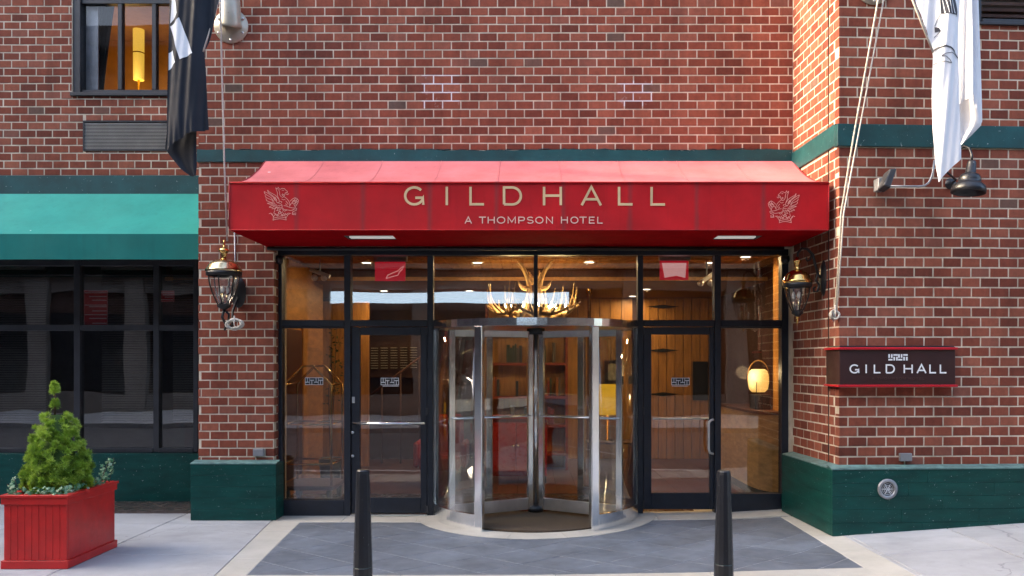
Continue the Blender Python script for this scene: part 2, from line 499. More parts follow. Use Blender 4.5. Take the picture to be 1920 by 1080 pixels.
def tag(o, label=None, cat=None, group=None, kind=None):
    if label: o['label'] = label
    if cat: o['category'] = cat
    if group: o['group'] = group
    if kind: o['kind'] = kind
    return o

def wloc(o):
    v = Vector(o.location)
    while o.parent:
        o = o.parent
        v += Vector(o.location)
    return v

def adopt(o, parent):
    """parent an unrotated child while keeping its place"""
    o.parent = parent
    o.location = Vector(o.location) - wloc(parent)

class MB:
    def __init__(self):
        self.v, self.f, self.sm, self.at = [], [], [], []
        self.cur = 0.5
    def add(self, vs, fs, smooth=False):
        b = len(self.v)
        self.v += [Vector(p) for p in vs]
        for f in fs:
            self.f.append([b + i for i in f])
            self.sm.append(smooth)
            self.at.append(self.cur)
        return self
    def box(self, x0, x1, y0, y1, z0, z1):
        vs = [(x, y, z) for z in (z0, z1) for y in (y0, y1) for x in (x0, x1)]
        return self.add(vs, [(0, 2, 3, 1), (4, 5, 7, 6), (0, 1, 5, 4), (2, 6, 7, 3), (0, 4, 6, 2), (1, 3, 7, 5)])
    def obox(self, c, size, mat):
        hx, hy, hz = size[0] / 2, size[1] / 2, size[2] / 2
        vs = [Vector(c) + mat @ Vector((x, y, z)) for z in (-hz, hz) for y in (-hy, hy) for x in (-hx, hx)]
        return self.add(vs, [(0, 2, 3, 1), (4, 5, 7, 6), (0, 1, 5, 4), (2, 6, 7, 3), (0, 4, 6, 2), (1, 3, 7, 5)])
    def tube(self, pts, r, n=8, closed=False, caps=True):
        pts = [Vector(p) for p in pts]
        rs = r if isinstance(r, (list, tuple)) else [r] * len(pts)
        rings = []
        prev = None
        for i, p in enumerate(pts):
            if closed:
                t = pts[(i + 1) % len(pts)] - pts[i - 1]
            else:
                t = pts[min(i + 1, len(pts) - 1)] - pts[max(i - 1, 0)]
            t.normalize()
            if prev is None:
                a = Vector((0, 0, 1)) if abs(t.z) < 0.9 else Vector((1, 0, 0))
                nrm = t.cross(a).normalized()
            else:
                nrm = (prev - t * prev.dot(t)).normalized()
            prev = nrm
            bn = t.cross(nrm)
            rings.append([p + (nrm * math.cos(2 * PI * k / n) + bn * math.sin(2 * PI * k / n)) * rs[i] for k in range(n)])
        vs = [q for ring in rings for q in ring]
        fs = []
        m = len(rings)
        for i in range(m if closed else m - 1):
            j = (i + 1) % m
            for k in range(n):
                k2 = (k + 1) % n
                fs.append((i * n + k, i * n + k2, j * n + k2, j * n + k))
        self.add(vs, fs, True)
        if caps and not closed:
            b = len(self.v) - len(vs)
            self.f.append([b + k for k in range(n)][::-1]); self.sm.append(False); self.at.append(self.cur)
            self.f.append([b + (m - 1) * n + k for k in range(n)]); self.sm.append(False); self.at.append(self.cur)
        return self
    def lathe(self, prof, c, n=24, a0=0.0, a1=2 * PI, smooth=True, axis=None):
        c = Vector(c)
        full = abs(a1 - a0 - 2 * PI) < 1e-6
        cnt = n if full else n + 1
        vs = []
        for (r, z) in prof:
            for k in range(cnt):
                a = a0 + (a1 - a0) * k / n
                p = Vector((r * math.cos(a), r * math.sin(a), z))
                if axis is not None:
                    p = axis @ p
                vs.append(c + p)
        fs = []
        for i in range(len(prof) - 1):
            for k in range(n):
                k2 = (k + 1) % cnt
                fs.append((i * cnt + k, i * cnt + k2, (i + 1) * cnt + k2, (i + 1) * cnt + k))
        return self.add(vs, fs, smooth)
    def prism(self, poly, z0, z1):
        """vertical prism; z0, z1 numbers or functions of (x, y)"""
        n = len(poly)
        fz = lambda z, p: z(p[0], p[1]) if callable(z) else z
        vs = [(p[0], p[1], fz(z0, p)) for p in poly] + [(p[0], p[1], fz(z1, p)) for p in poly]
        fs = [tuple(range(n))[::-1], tuple(range(n, 2 * n))] + [(i, (i + 1) % n, n + (i + 1) % n, n + i) for i in range(n)]
        return self.add(vs, fs)
    def ribbon(self, pts, w, fn, depth=0.003, closed=False):
        """flat printed line: 2-D points, fn maps (a, b, lift) to the world"""
        P = [Vector((p[0], p[1])) for p in pts]
        n = len(P)
        L, Rr = [], []
        for i in range(n):
            if closed:
                a, b2 = P[i - 1], P[(i + 1) % n]
            else:
                a, b2 = P[max(i - 1, 0)], P[min(i + 1, n - 1)]
            d1 = (P[i] - a) if (closed or i > 0) else (b2 - P[i])
            d2 = (b2 - P[i]) if (closed or i < n - 1) else (P[i] - a)
            if d1.length < 1e-9: d1 = d2
            if d2.length < 1e-9: d2 = d1
            d1.normalize(); d2.normalize()
            n1 = Vector((-d1.y, d1.x)); n2 = Vector((-d2.y, d2.x))
            mm = (n1 + n2)
            if mm.length < 0.2: mm = n1
            mm.normalize()
            k = 1 / max(0.5, mm.dot(n1))
            L.append(P[i] + mm * (w / 2 * k)); Rr.append(P[i] - mm * (w / 2 * k))
        vs = [fn(p.x, p.y, depth) for p in L] + [fn(p.x, p.y, depth) for p in Rr]
        vs += [fn(p.x, p.y, 0.0) for p in L] + [fn(p.x, p.y, 0.0) for p in Rr]
        fs = []
        for i in range(n if closed else n - 1):
            j = (i + 1) % n
            fs += [(i, j, n + j, n + i), (i, 2 * n + i, 2 * n + j, j), (n + i, n + j, 3 * n + j, 3 * n + i)]
        if not closed:
            fs += [(0, n, 3 * n, 2 * n), (n - 1, 3 * n - 1, 4 * n - 1, 2 * n - 1)]
        return self.add(vs, fs)
    def build(self, name, mat, parent=None, bevel=0.0, seg=1, attr=False, fixn=True):
        me = bpy.data.meshes.new(name)
        c = Vector((0, 0, 0))
        if self.v:
            lo = Vector((min(p.x for p in self.v), min(p.y for p in self.v), min(p.z for p in self.v)))
            hi = Vector((max(p.x for p in self.v), max(p.y for p in self.v), max(p.z for p in self.v)))
            c = (lo + hi) / 2
        me.from_pydata([tuple(p - c) for p in self.v], [], self.f)
        me.polygons.foreach_set('use_smooth', self.sm)
        if attr:
            a = me.attributes.new('rnd', 'FLOAT', 'FACE')
            a.data.foreach_set('value', self.at)
        if fixn or bevel:
            bm = bmesh.new()
            bm.from_mesh(me)
            if fixn:
                bmesh.ops.recalc_face_normals(bm, faces=bm.faces)
            if bevel:
                es = [e for e in bm.edges if len(e.link_faces) == 2 and e.calc_face_angle(0) > R(35)]
                bmesh.ops.bevel(bm, geom=es, offset=bevel, segments=seg, affect='EDGES', profile=0.5, clamp_overlap=True)
            bm.to_mesh(me)
            bm.free()
        me.materials.append(mat)
        o = bpy.data.objects.new(name, me)
        o.location = c
        col.objects.link(o)
        if parent is not None:
            adopt(o, parent)
        return o

def box(name, mat, parent, x0, x1, y0, y1, z0, z1, bevel=0.0):
    return MB().box(min(x0, x1), max(x0, x1), min(y0, y1), max(y0, y1), min(z0, z1), max(z0, z1)).build(name, mat, parent, bevel)

def clip(poly, a, b, c):
    """keep the part of the polygon where a*x + b*y <= c"""
    out = []
    for i in range(len(poly)):
        p, q = poly[i], poly[(i + 1) % len(poly)]
        dp, dq = a * p[0] + b * p[1] - c, a * q[0] + b * q[1] - c
        if dp <= 0: out.append(p)
        if (dp < 0 < dq) or (dq < 0 < dp):
            t = dp / (dp - dq)
            out.append((p[0] + (q[0] - p[0]) * t, p[1] + (q[1] - p[1]) * t))
    return out

def area(poly):
    return abs(sum(poly[i][0] * poly[(i + 1) % len(poly)][1] - poly[(i + 1) % len(poly)][0] * poly[i][1] for i in range(len(poly)))) / 2

def clip_edge(poly, p, q, inside):
    """clip by the line p-q, keeping the side of the point inside"""
    a, b = q[1] - p[1], -(q[0] - p[0])
    c = a * p[0] + b * p[1]
    if a * inside[0] + b * inside[1] > c:
        a, b, c = -a, -b, -c
    return clip(poly, a, b, c)

def arc(cx, cy, rx, ry, a0, a1, n=14):
    return [(cx + rx * math.cos(R(a0 + (a1 - a0) * i / n)), cy + ry * math.sin(R(a0 + (a1 - a0) * i / n))) for i in range(n + 1)]

# ---- stroke lettering (extended sans), each glyph in a unit box, y up
def glyph(ch):
    if ch == 'A': return [[(0.02, 0), (0.5, 1), (0.98, 0)], [(0.2, 0.33), (0.8, 0.33)]]
    if ch == 'D': return [[(0.06, 0.04), (0.06, 0.96), (0.5, 0.96)] + arc(0.5, 0.5, 0.46, 0.46, 90, -90, 14)[1:] + [(0.06, 0.04)]]
    if ch == 'E': return [[(1, 0.95), (0.06, 0.95), (0.06, 0.05), (1, 0.05)], [(0.06, 0.5), (0.9, 0.5)]]
    if ch == 'G': return [arc(0.5, 0.5, 0.47, 0.46, 42, 352, 22) + [(0.96, 0.02)], [(0.96, 0.40), (0.55, 0.40)]]
    if ch == 'H': return [[(0.06, 0), (0.06, 1)], [(0.94, 0), (0.94, 1)], [(0.06, 0.52), (0.94, 0.52)]]
    if ch == 'I': return [[(0.5, 0), (0.5, 1)]]
    if ch == 'L': return [[(0.08, 1), (0.08, 0.05), (1, 0.05)]]
    if ch == 'M': return [[(0.05, 0), (0.05, 0.98), (0.5, 0.2), (0.95, 0.98), (0.95, 0)]]
    if ch == 'N': return [[(0.06, 0), (0.06, 0.98), (0.94, 0.02), (0.94, 1)]]
    if ch == 'O': return [arc(0.5, 0.5, 0.47, 0.46, 0, 360, 24)[:-1] + ['c']]
    if ch == 'P': return [[(0.06, 0), (0.06, 0.95), (0.65, 0.95)] + arc(0.65, 0.69, 0.29, 0.26, 90, -90, 10)[1:] + [(0.06, 0.43)]]
    if ch == 'S': return [arc(0.5, 0.73, 0.40, 0.23, 25, 270, 14) + arc(0.5, 0.27, 0.43, 0.23, 90, -155, 14)[1:]]
    if ch == 'T': return [[(0, 0.95), (1, 0.95)], [(0.5, 0.95), (0.5, 0)]]
    return []

def letter(mb, ch, u0, u1, v0, v1, w, fn, depth):
    for line in glyph(ch):
        closed = line[-1] == 'c'
        pts = [p for p in line if p != 'c']
        mb.ribbon([(u0 + p[0] * (u1 - u0), v1 + (v0 - v1) * p[1]) for p in pts], w, fn, depth, closed)

def logo(mb, u0, u1, v0, v1, fn, depth, grow=0.0):
    """meander mark: two U and two T shapes of short bars"""
    w, h = (u1 - u0), (v1 - v0)
    bars = []
    for k in range(2):
        o = k * 0.505
        bars += [(o, o + 0.085, 0, 0.58), (o + 0.135, o + 0.22, 0, 0.58), (o, o + 0.22, 0.74, 1.0)]
        bars += [(o + 0.26, o + 0.49, 0, 0.26), (o + 0.26, o + 0.345, 0.42, 1.0), (o + 0.395, o + 0.49, 0.42, 1.0)]
    for (a, b, c, d) in bars:
        x0, x1, y0, y1 = u0 + a * w - grow, u0 + b * w + grow, v0 + c * h - grow, v0 + d * h + grow
        vs = [fn(x0, y0, depth), fn(x1, y0, depth), fn(x1, y1, depth), fn(x0, y1, depth), fn(x0, y0, 0), fn(x1, y0, 0), fn(x1, y1, 0), fn(x0, y1, 0)]
        mb.add(vs, [(0, 1, 2, 3), (0, 4, 5, 1), (1, 5, 6, 2), (2, 6, 7, 3), (3, 7, 4, 0)])

def on_plane(Y):
    """printing on a plane facing the street at depth Y, given in photo pixels of that plane"""
    def fn(u, v, lift):
        p = W(u, v, Y)
        return Vector((p.x, Y - lift, p.z))
    return fn

# ------------------------------------------------------------------ bricks
brick_cache = {}
def brick_mesh(w, h, var):
    k = (round(w, 3), round(h, 3), var)
    if k in brick_cache: return brick_cache[k]
    rr = random.Random(hash(k) & 0xffff)
    b, d = 0.0028, 0.085
    hx, hz = k[0] / 2, k[1] / 2
    j = lambda: rr.uniform(-0.0012, 0.0012)
    fr = [(-hx + b + j(), 0, -hz + b + j()), (hx - b + j(), 0, -hz + b + j()), (hx - b + j(), 0, hz - b + j()), (-hx + b + j(), 0, hz - b + j())]
    md = [(-hx + j(), b, -hz + j()), (hx + j(), b, -hz + j()), (hx + j(), b, hz + j()), (-hx + j(), b, hz + j())]
    bk = [(p[0], d, p[2]) for p in md]
    fs = [(0, 1, 2, 3)]
    for i in range(4):
        n = (i + 1) % 4
        fs += [(4 + i, 4 + n, n, i), (8 + i, 8 + n, 4 + n, 4 + i)]
    me = bpy.data.meshes.new('brick')
    me.from_pydata(fr + md + bk, [], fs)
    me.materials.append(M['brick'])
    brick_cache[k] = me
    return me

def lay_bricks(parent, origin, ang, s0, s1, z0, z1, bw, ch, phase=0.0, zphase=0.0, holes=(), limit=300, joint=0.0132, vis=None):
    """running bond on a vertical plane; origin (x, y) at s = 0, ang = heading of +s, face looks to the right of it"""
    ca, sa = math.cos(ang), math.sin(ang)
    items = []
    r0 = int(math.floor((z0 - zphase) / ch)) - 1
    row = r0
    while True:
        zb = zphase + row * ch + joint / 2
        zt = zphase + (row + 1) * ch - joint / 2
        if zb > z1: break
        lo, hi = max(zb, z0), min(zt, z1)
        if hi - lo > 0.02:
            off = phase + (0.5 * bw if row % 2 else 0.0) + random.uniform(-0.004, 0.004)
            s = off - bw * (math.floor((off - s0) / bw) + 1)
            while s < s1:
                spans = [(max(s + joint / 2, s0), min(s + bw - joint / 2, s1))]
                for (h0, h1, g0, g1) in holes:
                    if hi > g0 + 0.005 and lo < g1 - 0.005:
                        ns = []
                        for (a, b) in spans:
                            if b > h0 and a < h1:
                                ia, ib = max(a, h0 + 0.003), min(b, h1 - 0.003)
                                if ib - ia > 0.03 and g0 - 0.004 - lo > 0.015: items.append((ia, ib, lo, g0 - 0.004))
                                if ib - ia > 0.03 and hi - g1 - 0.004 > 0.015: items.append((ia, ib, g1 + 0.004, hi))
                            if b <= h0 or a >= h1: ns.append((a, b))
                            else:
                                if a < h0: ns.append((a, h0 - 0.006))
                                if b > h1: ns.append((h1 + 0.006, b))
                        spans = ns
                for (a, b) in spans:
                    if b - a > 0.022:
                        items.append((a, b, lo, hi))
                s += bw
        row += 1
    random.shuffle(items)
    if vis: items.sort(key=lambda q: not (q[1] > vis[0] and q[0] < vis[1] and q[2] < vis[2]))
    for i, (a, b, lo, hi) in enumerate(items):
        if i >= limit: break
        me = brick_mesh(b - a, hi - lo, random.randrange(3))
        o = bpy.data.objects.new('brick', me)
        sm = (a + b) / 2
        dp = random.uniform(-0.0015, 0.0015)
        x = origin[0] + ca * sm - sa * dp
        y = origin[1] + sa * sm + ca * dp
        o.location = (x, y, (lo + hi) / 2)
        o.rotation_euler = (random.uniform(-0.006, 0.006), random.uniform(-0.004, 0.004), ang + random.uniform(-0.005, 0.005))
        col.objects.link(o)
        adopt(o, parent)
    rest = items[limit:]
    if rest:
        mb = MB()
        for (a, b, lo, hi) in rest:
            me = brick_mesh(b - a, hi - lo, random.randrange(3))
            mb.cur = random.random()
            mt = Matrix.Translation((origin[0] + ca * (a + b) / 2, origin[1] + sa * (a + b) / 2, (lo + hi) / 2)) @ Matrix.Rotation(ang, 4, 'Z')
            mb.add([mt @ v.co for v in me.vertices], [tuple(p.vertices) for p in me.polygons])
        o = mb.build('brick', M['brick_far'], parent, attr=True, fixn=False)
        o['kind'] = 'stuff'
    return len(items)

def xf(mb, mat):
    mb.v = [mat @ p for p in mb.v]
    return mb

# ------------------------------------------------------------------ key planes
YW = 8.85      # face of the entrance bay wall
YS = 9.0       # face of the storefront frame
YL = 9.78      # face of the recessed wall on the left
PA = R(2.9)    # the corner pier stands slightly turned
PC = Vector((2.953, 7.7, 0))
PM = Matrix.Translation(PC) @ Matrix.Rotation(PA, 4, 'Z')   # pier frame: s along the street face, d into the building, z
XB0, XB1 = -3.60, 2.87

# ------------------------------------------------------------------ ground
road = MB().box(-60, 60, -3.0, 5.7, -0.35, -0.13).build('road', M['asphalt'])
tag(road, kind='structure')
MB().box(-40, 40, 4.3, 4.42, -0.126, -0.122).build('road_marking', M['paint'], road)
opp = MB().box(-60, 60, -8.2, -3.0, -0.35, 0.0).build('opposite_sidewalk', M['concrete'])
tag(opp, kind='structure')

# near sidewalk: bed, slabs, kerb
mb = MB()
xs = [-60, -6, -3, 0, 1, 2.4, 2.7, 3.0, 4, 6, 12, 60]
for i in range(len(xs) - 1):
    a, b = xs[i], xs[i + 1]
    ga, gb = (ground(min(a, 7)) - 0.03, ground(min(b, 7)) - 0.03)
    vs = [(a, 5.72, ga), (b, 5.72, gb), (b, 9.9, gb), (a, 9.9, ga), (a, 5.72, -0.4), (b, 5.72, -0.4), (b, 9.9, -0.4), (a, 9.9, -0.4)]
    mb.add(vs, [(0, 1, 2, 3), (0, 4, 5, 1), (4, 7, 6, 5)])
sidewalk = mb.build('sidewalk', M['joint'])
tag(sidewalk, kind='structure')
gz = lambda x, y: ground(min(x, 7))
mb = MB()
for i in range(len(xs) - 1):
    a, b = xs[i], xs[i + 1]
    mb.prism([(a, 5.70), (b, 5.70), (b, 5.86), (a, 5.86)], -0.38, lambda x, y: gz(x, y) - 0.004)
mb.build('kerb', M['border'], sidewalk)

LO = [(-2.75, 8.67), (-2.43, 5.86)]      # outer edge of the left pale border
LI = [(-2.43, 8.64), (-2.205, 5.86)]     # inner edge
RI, RO = 2.69, 2.957
YB = 8.62                                # front of the pale strip under the storefront
YF = 6.5                                 # front edge of the slate tiles
def slab(poly, name, mat, parent, thick=0.026, lift=0.0, gap=0.008, bevel=0.003):
    cx = sum(p[0] for p in poly) / len(poly); cy = sum(p[1] for p in poly) / len(poly)
    q = []
    for p in poly:
        d = Vector((p[0] - cx, p[1] - cy))
        k = max(0.0, 1 - gap / max(d.length, 1e-4))
        q.append((cx + d.x * k, cy + d.y * k))
    return MB().prism(q, lambda x, y: gz(x, y) - thick, lambda x, y: gz(x, y) + lift).build(name, mat, parent, bevel)
for ix in range(-5, 0):
    for iy in range(3):
        x0, y0 = -2.62 + ix * 1.52 + 0.3, 5.88 + iy * 1.31
        poly = [(x0, y0), (x0 + 1.52, y0), (x0 + 1.52, min(y0 + 1.31, 9.86)), (x0, min(y0 + 1.31, 9.86))]
        poly = clip_edge(poly, LO[0], LO[1], (-5, 7))
        if len(poly) > 2 and area(poly) > 0.02:
            slab(poly, 'concrete_slab', M['concrete'], sidewalk)
poly = [(-2.9, 5.88), (-2.2, 5.88), (-2.2, 8.50), (-2.9, 8.50)]
poly = clip_edge(clip_edge(poly, LO[0], LO[1], (-5, 7)), (-2.62 - 1.52 + 0.3 + 1.52, 5), (-2.62 + 0.3, 9), (0, 7))
xsr = [RO, 3.0, 3.95, 5.4, 6.9]
for i in range(4):
    for (y0, y1) in ((5.88, 6.85), (6.85, 7.95)):
        slab([(xsr[i], y0), (xsr[i + 1], y0), (xsr[i + 1], y1), (xsr[i], y1)], 'concrete_slab', M['concrete'], sidewalk)
# pale stone borders
def lerp2(a, b, t): return (a[0] + (b[0] - a[0]) * t, a[1] + (b[1] - a[1]) * t)
for (t0, t1) in ((0, 0.16), (0.16, 0.58), (0.58, 1.0)):
    slab([lerp2(*LO, t1), lerp2(*LI, t1), lerp2(*LI, t0), lerp2(*LO, t0)], 'border_stone', M['border'], sidewalk, gap=0.002)
for (y0, y1) in ((5.88, 7.0), (7.0, 8.1), (8.1, 8.62)):
    slab([(RI, y0), (RO, y0), (RO, y1), (RI, y1)], 'border_stone', M['border'], sidewalk, gap=0.002)
xb = [-2.75, -2.0, -1.2, 0.1, 1.4, 2.1, 2.957]
for i in range(6):
    slab([(xb[i], YB + 0.03), (xb[i + 1], YB + 0.03), (xb[i + 1], 9.3), (xb[i], 9.3)], 'border_stone', M['border'], sidewalk, gap=0.002)
for i in range(4):
    a, b = -2.26 + i * 1.24, -2.26 + (i + 1) * 1.24
    slab([(a, 5.88), (b, 5.88), (b, YF - 0.01), (a, YF - 0.01)], 'border_stone', M['border'], sidewalk, gap=0.002)
# slate tiles laid on the diagonal
mb = MB()
for (a, b) in ((-2.6, 0.0), (0.0, 2.4), (2.4, RI)):
    poly = [(a, YF), (b, YF), (b, YB + 0.02), (a, YB + 0.02)]
    if a < 0: poly = clip_edge(poly, LI[0], LI[1], (0, 7))
    mb.prism(poly, lambda x, y: gz(x, y) - 0.02, lambda x, y: gz(x, y) - 0.0028)
mb.build('grout_bed', M['grout'], sidewalk)
T = 0.405
ca = math.cos(R(45))
for i in range(-14, 30):
    for j in range(-14, 30):
        o = (j % 2) * 0.0
        cx0, cy0 = -2.5, 5.0
        def tp(a, b):
            return (cx0 + (a - b) * ca * T * 1.22, cy0 + (a + b) * ca * T * 0.92)
        poly = [tp(i, j), tp(i + 1, j), tp(i + 1, j + 1), tp(i, j + 1)]
        poly = clip(poly, 0, -1, -YF)
        poly = clip(poly, 0, 1, YB)
        poly = clip(poly, 1, 0, RI - 0.003)
        if len(poly) > 2:
            poly = clip_edge(poly, LI[0], LI[1], (0, 7))
        if len(poly) > 2 and area(poly) > 0.002:
            slab(poly, 'slate_tile', M['tile'], sidewalk, thick=0.018, gap=0.009, bevel=0.0012)
# ring of pale stone round the revolving door, and its mat
DC = (0.088, 9.12); DR = 1.12
for k in range(7):
    a0, a1 = PI + PI * k / 7 + 0.0015, PI + PI * (k + 1) / 7 - 0.0015
    n = 8
    poly = [(DC[0] + 1.33 * math.cos(a0 + (a1 - a0) * i / n), DC[1] + 1.33 * math.sin(a0 + (a1 - a0) * i / n)) for i in range(n + 1)]
    poly += [(DC[0] + 1.05 * math.cos(a1 + (a0 - a1) * i / n), DC[1] + 1.05 * math.sin(a1 + (a0 - a1) * i / n)) for i in range(n + 1)]
    MB().prism(poly, lambda x, y: gz(x, y) - 0.02, lambda x, y: gz(x, y) + 0.005).build('ring_stone', M['border'], sidewalk)

# ------------------------------------------------------------------ walls
def wall(name, label, cat='wall', loc=(0, 0, 0)):
    return thing(name, label, cat, loc)

# entrance bay wall above the canopy
t = wall('brick_wall', 'red brick wall above the red canopy with two whitish repair patches', loc=(-0.3, YW, 2.96))
YI = YW + 0.0035
MB().box(XB0 + 0.006, XB1 + 0.1, YI, 9.32, 2.96, 5.95).build('mortar', M['mortar'], t)
MB().box(XB0, XB1 + 0.2, YW + 0.01, 9.32, 5.95, 17).build('upper_wall', M['facade_brick'], t)
lay_bricks(t, (0, YW), 0, XB0, XB1 + 0.02, 4.022, 5.93, 0.1985, 0.0928, 0.06, 0.012, limit=299)
mb = MB()
n = 60
for i in range(n):
    x0, x1 = XB0 - 0.01 + (XB1 - XB0 + 0.02) * i / n, XB0 - 0.01 + (XB1 - XB0 + 0.02) * (i + 1) / n
    h0, h1 = [4.018 + 0.006 * math.sin(x * 3.1) + 0.004 * math.sin(x * 17 + 1) for x in (x0, x1)]
    mb.add([(x0, YW - 0.016, 3.89), (x1, YW - 0.016, 3.89), (x1, YW - 0.016, h1), (x0, YW - 0.016, h0), (x0, YW + 0.03, h0), (x1, YW + 0.03, h1), (x1, YW + 0.03, 3.89), (x0, YW + 0.03, 3.89)],
           [(0, 1, 2, 3), (3, 2, 5, 4), (0, 7, 6, 1)])
mb.build('painted_band', M['band'], t)
rs_ = random.Random(2)
pts_ = []
for i in range(140):
    x = XB0 + 0.3 + (XB1 - XB0 - 0.35) * i / 139
    pts_.append((x, YW - 0.008, 4.022 + 0.006 * math.sin(x * 3.1) + rs_.uniform(-0.006, 0.007)))
MB().tube(pts_, [rs_.choice([0.001, 0.003, 0.005, 0.007]) for _ in pts_], 5).build('tar_line', M['black'], t)
# row of bricks just under the band, left of the canopy, belongs to the pilaster
t = wall('brick_pilaster', 'red brick pilaster with green boarded base left of the entrance', 'pilaster', (-3.18, YW, 0))
MB().box(XB0 + 0.006, -2.776, YI, 9.32, 0.0, 2.955).build('mortar', M['mortar'], t)
lay_bricks(t, (0, YW), 0, XB0, -2.77, 0.615, 3.885, 0.1985, 0.0928, 0.002, 0.024, limit=240)
lay_bricks(t, (-2.77, YW), R(90), 0.09, 0.16, 0.615, 2.9, 0.1985, 0.0928, 0.0, 0.024, limit=50)
BX0, BX1, BY = -3.63, -2.712, 8.72
bs = MB().box(BX0 + 0.008, BX1 - 0.008, BY + 0.01, 9.02, -0.05, 0.605).build('base', M['base'], t)
for k in range(5):
    z0 = 0.002 + k * 0.121
    MB().box(BX0, BX1, BY, 9.0, z0 + 0.0008, z0 + 0.1202).build('board', M['base'], bs, 0.002)
mb = MB()
mb.add([(BX0 - 0.004, BY - 0.006, 0.607), (BX1 + 0.004, BY - 0.006, 0.607), (BX1 + 0.004, YW + 0.002, 0.628), (BX0 - 0.004, YW + 0.002, 0.628),
        (BX0 - 0.004, BY - 0.006, 0.618), (BX1 + 0.004, BY - 0.006, 0.618), (BX1 + 0.004, YW + 0.002, 0.640), (BX0 - 0.004, YW + 0.002, 0.640)],
       [(0, 1, 5, 4), (4, 5, 6, 7), (1, 2, 6, 5), (0, 4, 7, 3)])
mb.build('base_cap', M['cap'], bs)

# recessed wall on the left
t = wall('brick_wall', 'recessed brick wall with window and louvre grille above the green awning', loc=(-5, YL, 3.7))
YLI = YL + 0.0035
WX0, WX1, WZ = -5.50, -4.08, 4.925
GX0, GX1, GZ0, GZ1 = -5.365, -4.20, 4.255, 4.618
mb = MB()
mb.box(-9, WX0, YLI, 10.1, 3.7, 6.2)
mb.box(WX1, XB0 + 0.2, YLI, 10.1, 3.7, 6.2)
mb.box(WX0 - 0.001, WX1 + 0.001, YLI, 10.1, GZ1, WZ)
mb.box(WX0 - 0.001, WX1 + 0.001, YLI, 10.1, 3.7, GZ0)
mb.box(WX0 - 0.001, GX0, YLI, 10.1, GZ0 - 0.001, GZ1 + 0.001)
mb.box(GX1, WX1 + 0.001, YLI, 10.1, GZ0 - 0.001, GZ1 + 0.001)
mb.build('mortar', M['mortar'], t, fixn=False)
MB().box(-9, XB0 + 0.2, YL + 0.01, 10.1, 6.2, 17).build('upper_wall', M['facade_brick'], t)
lay_bricks(t, (0, YL), 0, -9.0, -3.5, 3.962, 6.1, 0.1975, 0.0933, 0.09, 0.03, vis=(-6.4, -3.6, 6.05), holes=[(WX0, WX1, WZ, 9), (GX0, GX1, GZ0, GZ1)], limit=299)
MB().box(-9, XB0 + 0.05, YL - 0.02, YL + 0.05, 3.70, 3.955).build('painted_band', M['band'], t, 0.003)

# corner pier: street face and return
t = wall('brick_wall', 'brick corner pier face right of the entrance with painted band and base', 'wall', (3.9, 7.75, 0))
pier = t
PWS0, PWZ = 1.37, 4.945
S1 = 3.2
mb = MB()
mb.box(0.0035, PWS0, 0.0035, 0.32, 0.0, 6.0)
mb.box(PWS0 - 0.001, S1, 0.0035, 0.32, 0.0, PWZ)
xf(mb, PM).build('mortar', M['mortar'], t, fixn=False)
xf(MB().box(0.0, S1, 0.01, 0.32, 6.0, 17), PM).build('upper_wall', M['facade_brick'], t)
hl = [(PWS0, 9, PWZ, 9)]
nfr = lay_bricks(t, (PC.x, PC.y), PA, 0.0, 3.15, 0.712, 3.758, 0.1858, 0.0950, -0.006, 0.045, vis=(0, 1.85, 5.1), holes=hl, limit=230)
lay_bricks(t, (PC.x, PC.y), PA, 0.0, 3.15, 3.968, 5.9, 0.1858, 0.0950, -0.006, 0.045, vis=(0, 1.85, 5.1), holes=hl, limit=70)
xf(MB().box(-0.022, S1, -0.022, 0.05, 3.755, 3.965), PM).build('painted_band', M['band'], t, 0.003)
bs = xf(MB().box(-0.10, S1, -0.10, 0.2, -0.1, 0.70), PM).build('base', M['base'], t)
joints = {0: [0.75, 1.6], 1: [0.55, 1.30, 2.2], 2: [0.95, 1.75], 3: [0.62, 1.45], 4: [0.8, 1.9]}
for k in range(5):
    z0 = 0.075 + k * 0.124
    cuts = [-0.112] + joints[k] + [S1]
    for i in range(len(cuts) - 1):
        xf(MB().box(cuts[i] + (0.001 if i else 0), cuts[i + 1] - 0.001, -0.112 - random.uniform(0, 0.002), -0.08, z0 + 0.0008, z0 + 0.1232), PM).build('board', M['base'], bs, 0.0012)
mb = MB()
mb.add([(-0.118, -0.118, 0.697), (S1, -0.118, 0.697), (S1, 0.002, 0.718), (-0.118, 0.002, 0.718), (-0.118, -0.118, 0.708), (S1, -0.118, 0.708), (S1, 0.002, 0.73), (-0.118, 0.002, 0.73)],
       [(0, 1, 5, 4), (4, 5, 6, 7), (0, 4, 7, 3)])
xf(mb, PM).build('base_cap', M['cap'], bs)
nail = MB()
for s in (0.02, 0.42, 0.82, 1.21, 1.6, 2.0):
    for k in range(5):
        for dz in (0.03, 0.092):
            nail.box(s - 0.0022 + random.uniform(-0.008, 0.008), s + 0.0022, -0.1155, -0.11, 0.075 + k * 0.124 + dz, 0.075 + k * 0.124 + dz + 0.0045)
xf(nail, PM).build('nail_heads', M['cap'], bs)

